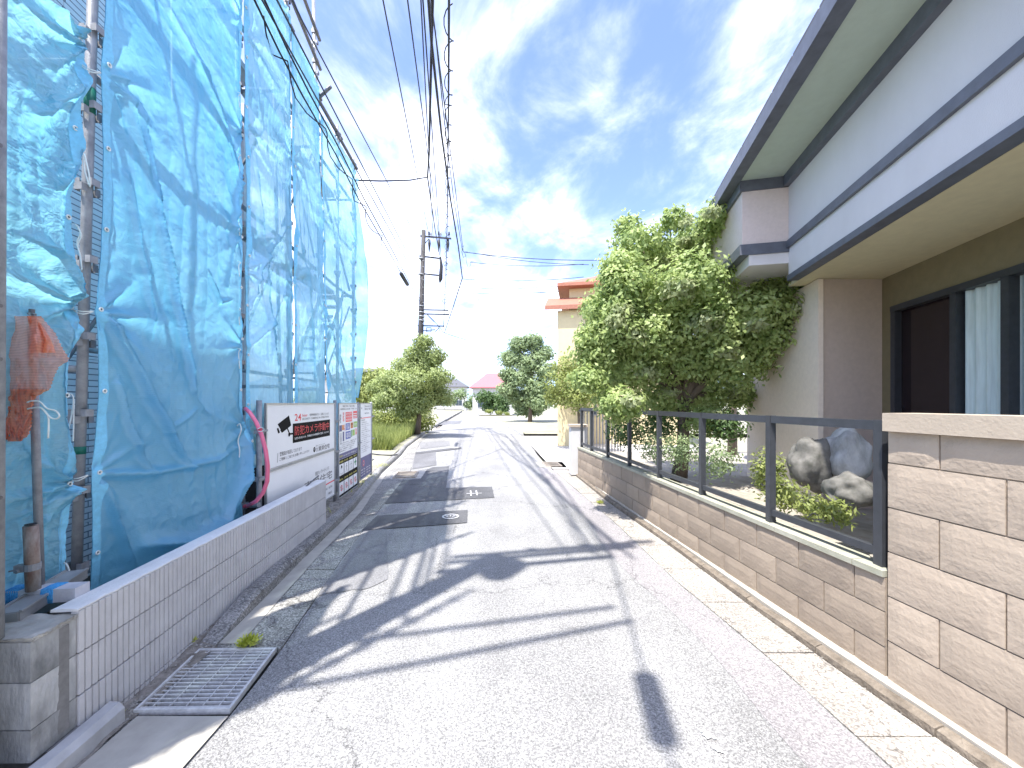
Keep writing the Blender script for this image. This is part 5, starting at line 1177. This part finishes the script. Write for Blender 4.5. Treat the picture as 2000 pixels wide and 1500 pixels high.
wslab('pane', 3.46, 4.10, .61, 2.58, .06, .008, M['glass_d'], fr)
q = MB(); q.grid(lambda s, t: wp(2.26 + .70 * s, .61 + 1.97 * t, .06 + .018 * math.sin(s * 40)), 60, 1); obj('curtain', q, M['curtain'], fr, smooth=True)
q = MB(); q.grid(lambda s, t: wp(3.02 + .38 * s, .61 + 1.97 * t, .06 + .018 * math.sin(s * 26)), 40, 1); obj('curtain', q, M['curtain'], fr, smooth=True)
q = MB(); q.grid(lambda s, t: wp(1.36 + .84 * s, .61 + 1.97 * t, .06 + .018 * math.sin(s * 44)), 60, 1); obj('curtain', q, M['curtain'], fr, smooth=True)
wslab('interior', -1, 4.2, .0, 2.9, .9, .1, M['dark'])

# ---------------------------------------------------------------- trees and plants
def crown(mb, clumps, n_per, L_, w, seed, droop=.0, inner=.25):
    rr = random.Random(seed)
    for (c, r) in clumps:
        c = Vector(c); r = Vector(r) if hasattr(r, '__len__') else Vector((r, r, r)); k = int(n_per * (r.x * r.z) ** .9 * 4)
        for _ in range(k):
            a = rr.uniform(0, 6.283); z = rr.uniform(-1, 1); s = math.sqrt(1 - z * z); d = Vector((s * math.cos(a), s * math.sin(a), z))
            f = (inner + (1 - inner) * rr.random() ** .4) * (1 + .5 * noise.noise(d * 2.6 + c * 1.7)) * (1.25 if rr.random() < .06 else 1)
            p = c + Vector((d.x * r.x, d.y * r.y, d.z * r.z)) * f
            nrm = (d + Vector((rr.uniform(-1, 1), rr.uniform(-1, 1), rr.uniform(-.3, 1.2))) * .8).normalized()
            t = nrm.cross(Vector((rr.uniform(-1, 1), rr.uniform(-1, 1), rr.uniform(-1, 1)))).normalized(); t.z -= droop; t.normalize()
            leaf_quad(mb, p, t, nrm, L_ * rr.uniform(.6, 1.25), w * rr.uniform(.7, 1.2))
def limbs(mb, base, tips, r0, seed, n=5):
    rr = random.Random(seed)
    for tip in tips:
        b = Vector(base); tp_ = Vector(tip); pts = []; rs = []
        for k in range(n + 1):
            t = k / n; p = b.lerp(tp_, t); p.z += .12 * math.sin(math.pi * t) * (tp_ - b).length; p += Vector((rr.uniform(-1, 1), rr.uniform(-1, 1), 0)) * .04 * (tp_ - b).length * math.sin(math.pi * t)
            pts.append(p); rs.append(r0 * (1 - .8 * t))
        mb.tube(pts, rs, 7)
M['bark'] = mat('grey_brown_bark', (.14, .11, .085), .95, scale=12, bump=1, bscale=40, stretch=(1, 1, .25), bdist=.01)
M['leafA'] = leafmat('garden_leaf', (.20, .29, .08), (.54, .63, .26))
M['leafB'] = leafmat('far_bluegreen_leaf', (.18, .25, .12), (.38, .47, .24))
M['leafC'] = leafmat('yellow_green_leaf', (.16, .21, .05), (.40, .44, .14))
M['leafC2'] = leafmat('olive_leaf', (.24, .30, .11), (.46, .53, .22))
M['leafD'] = leafmat('dark_hedge_leaf', (.06, .12, .04), (.16, .25, .08))
M['blossom'] = leafmat('pale_green_leaf', (.28, .34, .15), (.52, .56, .32))
def tree(name, label, base, top, tips, clumps, n_per, L_, w, m, seed, r0=.09, group=None, extra=None):
    t = thing(name, label, 'tree', tuple(base), group=group)
    q = MB(); b = Vector(base); tp_ = Vector(top); q.tube([b, b.lerp(tp_, .4) + Vector((.04, 0, 0)), tp_], [r0 * 1.25, r0 * .9, r0 * .8], 10); limbs(q, tp_, tips, r0 * .6, seed); obj('trunk', q, M['bark'], t, smooth=True)
    q = MB(); crown(q, clumps, n_per, L_, w, seed); obj('crown', q, m, t)
    if extra: q = MB(); crown(q, extra[0], n_per * .8, L_, w, seed + 1); obj('pale_foliage', q, extra[1], t)
    return t
rr = random.Random(11); cl = []; ex = []
# big garden tree: clumps spread through its volume
spec = [(1250, 480, .40), (1300, 520, .5), (1220, 560, .4), (1380, 470, .45), (1350, 560, .6), (1450, 560, .5), (1280, 620, .55), (1200, 650, .38), (1400, 640, .6), (1480, 610, .45), (1530, 585, .28), (1330, 700, .55), (1240, 720, .45), (1180, 740, .3), (1430, 710, .5), (1290, 780, .40), (1370, 770, .45), (1210, 790, .32), (1450, 770, .34), (1410, 520, .4), (1165, 600, .25), (1495, 660, .3), (1335, 480, .3), (1150, 660, .2), (1500, 540, .25), (1405, 430, .3), (1225, 440, .22), (1165, 690, .35), (1195, 610, .4), (1150, 740, .25), (1540, 620, .25), (1260, 660, .5), (1210, 520, .3), (1380, 820, .3), (1470, 690, .35), (1320, 430, .2)]
for u, v, r_ in spec:
    Y = 5.6 + rr.uniform(-.6, .7); Y = min(Y, 5.0) if u > 1470 else Y; cl.append((P(u, v, Y), (r_, r_, r_ * .72)))
    if rr.random() < .5: ex.append((P(u + rr.uniform(-25, 25), v + rr.uniform(-25, 10), Y - .35), (r_ * .35, r_ * .35, r_ * .2)))
tb = P(1325, 900, 5.9); tb.z = .4; tt_ = P(1335, 790, 5.8)
tree('garden_tree', 'large leafy light green garden tree spreading over the low wall', tb, tt_, [c_[0] for c_ in cl[::2]], cl, 3600, .078, .042, M['leafA'], 21, .10, extra=(ex, M['blossom']))
cl = [(P(1415, 425, 8.6), (.4, .4, .5)), (P(1440, 470, 8.6), (.5, .5, .5)), (P(1400, 520, 8.6), (.6, .6, .6)), (P(1440, 600, 8.6), (.7, .6, .7))]
tb = P(1430, 880, 8.8); tb.z = .2; tree('garden_tree', 'darker narrow tree top showing behind the big tree against the house eave', tb, P(1425, 600, 8.6), [cl[0][0], cl[1][0]], cl, 1500, .09, .05, M['leafA'], 23)
# shrubs and plants behind the railing
def shrub(label, pts, L_, w, m, seed, n=1500, name='shrub'):
    q = MB(); crown(q, pts, n, L_, w, seed, inner=.1); o = obj(name, q, m); return tag(o, label, 'shrub')
shrub('low green plants behind the railing between its two nearest posts', [(P(1530, 965, 3.2), (.16, .15, .13)), (P(1590, 990, 2.9), (.13, .12, .1)), (P(1500, 920, 3.5), (.15, .15, .2)), (P(1640, 1000, 2.75), (.09, .09, .08))], .05, .018, M['leafC'], 31, 5000)
shrub('grey-green garden plants under the big tree behind the railing', [(P(1400, 900, 4.2), (.25, .22, .2)), (P(1330, 880, 4.8), (.25, .22, .22)), (P(1280, 875, 5.3), (.25, .25, .2))], .05, .02, M['leafB'], 32, 3000)
shrub('dark shrub below the big tree near the far end of the low wall', [(P(1225, 840, 6.4), (.35, .3, .3)), (P(1290, 830, 6.0), (.3, .3, .3)), (P(1420, 830, 5.2), (.28, .25, .25))], .06, .03, M['leafD'], 33, 2500)
# rocks and pots glimpsed through the railing
def rock(label, c, r, seed, m):
    bm = bmesh.new(); bmesh.ops.create_icosphere(bm, subdivisions=4, radius=1)
    for v in bm.verts:
        d = v.co.normalized(); v.co = Vector((d.x * r[0], d.y * r[1], d.z * r[2])) * (1 + .28 * noise.noise(d * 1.6 + Vector((seed, 0, 0))) + .10 * noise.noise(d * 4) + .04 * noise.noise(d * 11)) + Vector(c)
    me = bpy.data.meshes.new('garden_rock'); bm.to_mesh(me); bm.free(); me.materials.append(m); me.polygons.foreach_set('use_smooth', [True] * len(me.polygons)); o = bpy.data.objects.new('garden_rock', me); C.objects.link(o); tag(o, label, 'rock')
M['rockm'] = mat('pale_garden_rock', (.20, .19, .175), .9, scale=12, col2=(.07, .07, .06), bump=.8, bscale=20)
rock('pale garden rock behind the railing by the nearest post', P(1660, 960, 2.95), (.17, .15, .13), 1, M['rockm'])
rock('grey upright garden rock between the two nearest railing posts', P(1585, 905, 3.6), (.17, .16, .26), 2, M['rockm'])
rock('darker garden rock behind the upright rock near the porch', P(1650, 890, 3.5), (.2, .18, .24), 3, M['oldblock'])

# ---------------------------------------------------------------- far houses, hedges, car, hills
M['yellow'] = mat('pale_yellow_wall', (.66, .55, .33), .85, scale=4, var=.05)
M['redroof'] = mat('orange_red_roof', (.34, .14, .09), .7, scale=10, var=.15)
M['pinkroof'] = mat('pink_red_roof', (.36, .13, .14), .7, scale=10, var=.1)
M['palewall'] = mat('pale_grey_wall', (.55, .54, .53), .85, scale=4, var=.05)
M['winglass'] = mat('far_window_glass', (.06, .08, .10), .1)
def house(name, label, c, w, d, h, roofh, wallm, roofm, ang=0.0, over=.5, wins=(), balcony=False, gable=False):
    t = thing(name, label, 'house', c, (0, 0, ang)); q = MB(); q.box((0, d / 2, h / 2), (w, d, h)); obj('wall', q, wallm, t, local=True)
    e = over; z = h; q = MB()
    B = [(-w / 2 - e, -e, z), (w / 2 + e, -e, z), (w / 2 + e, d + e, z), (-w / 2 - e, d + e, z)]; B2_ = [(x, y, z + .12) for x, y, _ in B]
    Rg = [(-w * (.5 if gable else .18) - (e if gable else 0), d / 2, z + roofh), (w * (.5 if gable else .18) + (e if gable else 0), d / 2, z + roofh)]
    q.add(B + B2_ + Rg, [(3, 2, 1, 0), (0, 1, 5, 4), (1, 2, 6, 5), (2, 3, 7, 6), (3, 0, 4, 7), (4, 5, 9, 8), (5, 6, 9), (6, 7, 8, 9), (7, 4, 8)]); obj('roof', q, roofm, t, local=True)
    for (x, z0, ww, hh) in wins:
        q = MB(); q.box((x, -.03, z0 + hh / 2), (ww, .08, hh)); f = obj('window', q, M['alu'], t, local=True); q = MB(); q.box((x - ww / 4, -.075, z0 + hh / 2), (ww / 2 - .06, .02, hh - .1)); q.box((x + ww / 4, -.075, z0 + hh / 2), (ww / 2 - .06, .02, hh - .1)); obj('pane', q, M['winglass'], f, local=True)
    return t
c = P(1200, 830, 15.5); c.z = 0
yh = house('yellow_house', 'pale yellow two-storey house with an orange-red roof behind the garden tree', (c.x + .25, 14.8, 0), 4.3, 5.5, 6.1, 1.35, M['yellow'], M['redroof'], R(-10), .45, [(-1.5, 4.0, .8, 1.1), (.6, 4.0, 1.4, 1.1), (-1.5, 1.1, .8, 1.4)])
q = MB(); q.add([(-3.0, -1.3, 5.0), (-1.0, -1.3, 5.0), (-1.0, .0, 5.6), (-3.0, .0, 5.6), (-3.0, -1.3, 5.15), (-1.0, -1.3, 5.15), (-1.0, 0, 5.75), (-3.0, 0, 5.75)], [(3, 2, 1, 0), (4, 5, 6, 7), (0, 1, 5, 4), (1, 2, 6, 5), (2, 3, 7, 6), (3, 0, 4, 7)]); obj('lower_roof', q, M['redroof'], yh, local=True)
q = MB(); q.box((-1.9, -.55, 2.5), (1.3, 1.0, 5.0)); obj('bay', q, M['yellow'], yh, local=True)
q = MB(); q.tube([(.6, 2.6, 7.2), (.6, 2.6, 9.3)], .02, 6); q.tube([(.3, 2.1, 8.9), (.9, 3.1, 9.3)], .015, 5); q.tube([(.2, 2.8, 8.8), (.6, 2.2, 8.9)], .01, 5); q.tube([(.6, 3.1, 9.0), (1.0, 2.5, 9.1)], .01, 5); obj('aerial', q, M['wireg'], yh, local=True)
c = P(962, 812, 52); house('pink_roof_house', 'distant low house with a pinkish red roof straight down the street', (c.x, 52, 0), 5.4, 7, 3.6, 2.3, M['palewall'], M['pinkroof'], 0, .4, [(-1.2, 1.0, 1.6, 1.3), (1.3, 1.0, 1.2, 1.2)])
c = P(880, 812, 95); house('grey_house', 'small faint grey house at the far bend of the street', (c.x, 95, 0), 8, 8, 5.5, 2.2, M['palewall'], M['rooft'], .1, .5, [(-2, 1, 1.6, 1.3), (2, 1, 1.6, 1.3), (-2, 3.6, 1.6, 1.2)])
c = P(725, 800, 60); house('white_house', 'pale distant house just past the last blue tarp above the hedge', (c.x - 1, 60, 0), 12, 9, 5.2, 2.2, M['palewall'], M['rooft'], .2, .5, [(-3, 3.4, 1.6, 1.2), (1, 3.4, 1.6, 1.2), (4, 3.4, 1.6, 1.2)])
def clumps_px(lst, Y, seed, flat=.8):
    r_ = random.Random(seed); return [((lambda p: (p, (rad * 1.35, rad * 1.35, rad * 1.2 * flat)))(P(u, v, Y + r_.uniform(-.8, .8)))) for u, v, rad in lst]
cl = clumps_px([(828, 668, .36), (812, 690, .45), (848, 695, .45), (790, 715, .5), (830, 715, .6), (860, 735, .45), (805, 745, .6), (845, 755, .55), (765, 740, .45), (770, 775, .5), (740, 755, .4), (820, 785, .6), (862, 775, .45), (745, 785, .4), (795, 800, .45)], 18, 3)
tb = P(815, 838, 18.3); tb.z = .1; tree('lot_tree', 'rounded olive-green tree hiding the foot of the far utility pole', tb, P(820, 760, 18.2), [c_[0] for c_ in cl[:6]], cl, 1300, .13, .07, M['leafC2'], 41, .12)
cl = clumps_px([(722, 745, .8), (745, 740, .8), (710, 770, .8), (735, 770, .9)], 26, 4)
tb = P(725, 830, 26); tb.z = 0; tree('lot_tree', 'yellowish green bushy tree right beside the last blue tarp', tb, P(726, 785, 26), [c_[0] for c_ in cl[:2]], cl, 420, .24, .13, M['leafC'], 42, .12)
cl = clumps_px([(1015, 672, .7), (1040, 668, .7), (1060, 690, .7), (1000, 700, .8), (1035, 710, 1.0), (1010, 775, .7), (1055, 785, .7), (990, 760, .6), (1040, 800, .6), (1075, 765, .6), (1020, 800, .5), (1070, 725, .7), (1010, 740, .8), (1050, 755, .8), (990, 730, .5), (1030, 780, .6)], 31, 5)
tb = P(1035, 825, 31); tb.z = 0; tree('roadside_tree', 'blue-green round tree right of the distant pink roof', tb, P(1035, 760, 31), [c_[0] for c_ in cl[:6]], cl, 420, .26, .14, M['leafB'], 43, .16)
cl = clumps_px([(1110, 720, .45), (1140, 735, .5), (1100, 755, .5), (1130, 775, .5), (1165, 760, .45), (1085, 775, .3)], 13, 6)
tb = P(1130, 860, 13); tb.z = 0; tree('roadside_tree', 'small yellow-green tree in front of the yellow house', tb, P(1130, 780, 13), [c_[0] for c_ in cl[:4]], cl, 800, .13, .06, M['leafC'], 44, .07)
cl = clumps_px([(900, 770, 1.2), (880, 782, 1.2), (915, 790, 1.0), (925, 778, .8)], 85, 7); shrub('dim far trees past the bend of the street', cl, .6, .35, M['leafB'], 45, 60)
cl = clumps_px([(945, 775, .8), (965, 778, .8), (985, 780, .8), (955, 795, .7), (980, 797, .7)], 46, 8); shrub('dark hedge below the distant pink-red roof', cl, .3, .18, M['leafD'], 46, 260, 'hedge')
cl = clumps_px([(955, 803, .28), (975, 806, .3), (990, 808, .25)], 40, 9, .5); shrub('light green verge plants under the dark far hedge', cl, .18, .1, M['leafC'], 47, 600)
# tall grass of the vacant lot, then a low hedge behind it
q = MB(); r_ = random.Random(5)
for _ in range(26000):
    y = 12.2 + 9.5 * r_.random() ** 1.3; k = x_at(KL, y) - .35; x = k - 9 * r_.random() ** 1.2; hgt = r_.uniform(.25, .75) * (1 + .5 * noise.noise(Vector((x * .6, y * .6, 0)))); a = r_.uniform(0, 6.28)
    d = Vector((math.cos(a) * .35, math.sin(a) * .35, 1)).normalized(); s_ = Vector((-math.sin(a), math.cos(a), 0)) * .016
    p = Vector((x, y, .1)); q.add([p - s_, p + s_, p + d * hgt], [(0, 1, 2)])
o = kind(obj('tall_grass', q, M['leafC']), 'stuff'); tag(o, 'yellow-green tall grass on the vacant lot left of the street', 'grass')
cl = [(Vector((-4.9 - 1.1 * i, 20.5 + .5 * math.sin(i), .7)), (.8, .7, .7 + .25 * math.sin(i * 1.7))) for i in range(11)]; shrub('long loose light green hedge across the back of the vacant lot', cl, .16, .09, M['leafC'], 48, 700, 'hedge')
q = MB(); r_ = random.Random(9)
for _ in range(1200):
    y = r_.uniform(5.0, 9.4); x = XF(y) + r_.gauss(0, .09) - .03; a = r_.uniform(0, 6.28); d = Vector((math.cos(a) * .7, math.sin(a) * .7, 1)).normalized(); s_ = Vector((-math.sin(a), math.cos(a), 0)) * .003
    if noise.noise(Vector((x * 2, y * 2, 7))) < .05: continue
    p = Vector((x, y, .1)); q.add([p - s_, p + s_, p + d * r_.uniform(.02, .09)], [(0, 1, 2)])
o = kind(obj('short_weeds', q, M['weed']), 'stuff'); tag(o, 'short scattered weeds along the foot of the site fence', 'weeds')
# black edging pipe at the lot border
tag(obj('black_pipe', MB().tube([P(727, 886.5, 11.0), P(745, 888.5, 11.0), P(762, 889, 10.9), P(776, 888, 10.8)], .018, 8), M['wire'], smooth=True), 'black pipe lying on the ground beyond the last sign', 'pipe')
# driveway and gate past the low wall
q = MB(); q.poly([(x_at(AR, 9.2) + .02, 9.2, .012), (6.5, 9.2, .012), (7.0, 18.5, .012), (x_at(AR, 18.5) + .02, 18.5, .012)]); kind(obj('driveway', q, M['drive']), 'structure')
q = MB(); q.grid(lambda s, t: (x_at(AR, 19 + 25 * t) + .2 + 14 * s, 19 + 25 * t, .07), 2, 12); kind(obj('grass_verge', q, M['ground']), 'structure')
t = thing('sliding_gate', 'grey metal driveway gate just past the end of the low tan wall', 'gate', (1.55, 9.0, 0))
ga, gb = Vector((1.58, 9.05, 0)), Vector((2.75, 9.6, 0)); q = MB()
q.bar(ga + Vector((0, 0, .10)), gb + Vector((0, 0, .10)), .04, .05); q.bar(ga + Vector((0, 0, 1.42)), gb + Vector((0, 0, 1.42)), .04, .05); obj('rails', q, M['rail'], t)
for k in range(14): p = ga.lerp(gb, (k + .5) / 14); q = MB(); q.bar(p + Vector((0, 0, .13)), p + Vector((0, 0, 1.39)), .05, .02); obj('bar', q, M['galv_d'], t)
q = MB(); q.box((1.46, 8.55, .55), (.34, .3, 1.05)); t = tag(obj('gate_pillar', q, M['palewall']), 'pale square gate pillar at the far end of the low tan wall', 'gate pillar'); q = MB(); q.box((1.46, 8.55, 1.1), (.40, .36, .05)); obj('pillar_cap', q, M['tancap'], t)
# distant hills
q = MB(); n = 90
for k in range(n + 1):
    x = -1500 + 3000 * k / n; h = 95 + 60 * noise.noise(Vector((x * .0022, 0, 3))) + 18 * noise.noise(Vector((x * .011, 0, 5)))
    q.v += [(x, 1250, -2), (x, 1350, h * .55), (x, 1500, h), (x, 1900, -2)]
for k in range(n):
    for c_ in range(3): a = k * 4 + c_; q.f.append((a, a + 4, a + 5, a + 1)); q.m.append(0)
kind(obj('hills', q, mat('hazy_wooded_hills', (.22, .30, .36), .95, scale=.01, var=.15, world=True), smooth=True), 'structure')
q = MB(); r_ = random.Random(77)
cl = [(Vector((x, 120 + r_.uniform(-10, 25), 2.2)), (5, 4, r_.uniform(2.0, 4.2))) for x in [-70 + 7 * i for i in range(26)] if not (-24 < x < -6)]
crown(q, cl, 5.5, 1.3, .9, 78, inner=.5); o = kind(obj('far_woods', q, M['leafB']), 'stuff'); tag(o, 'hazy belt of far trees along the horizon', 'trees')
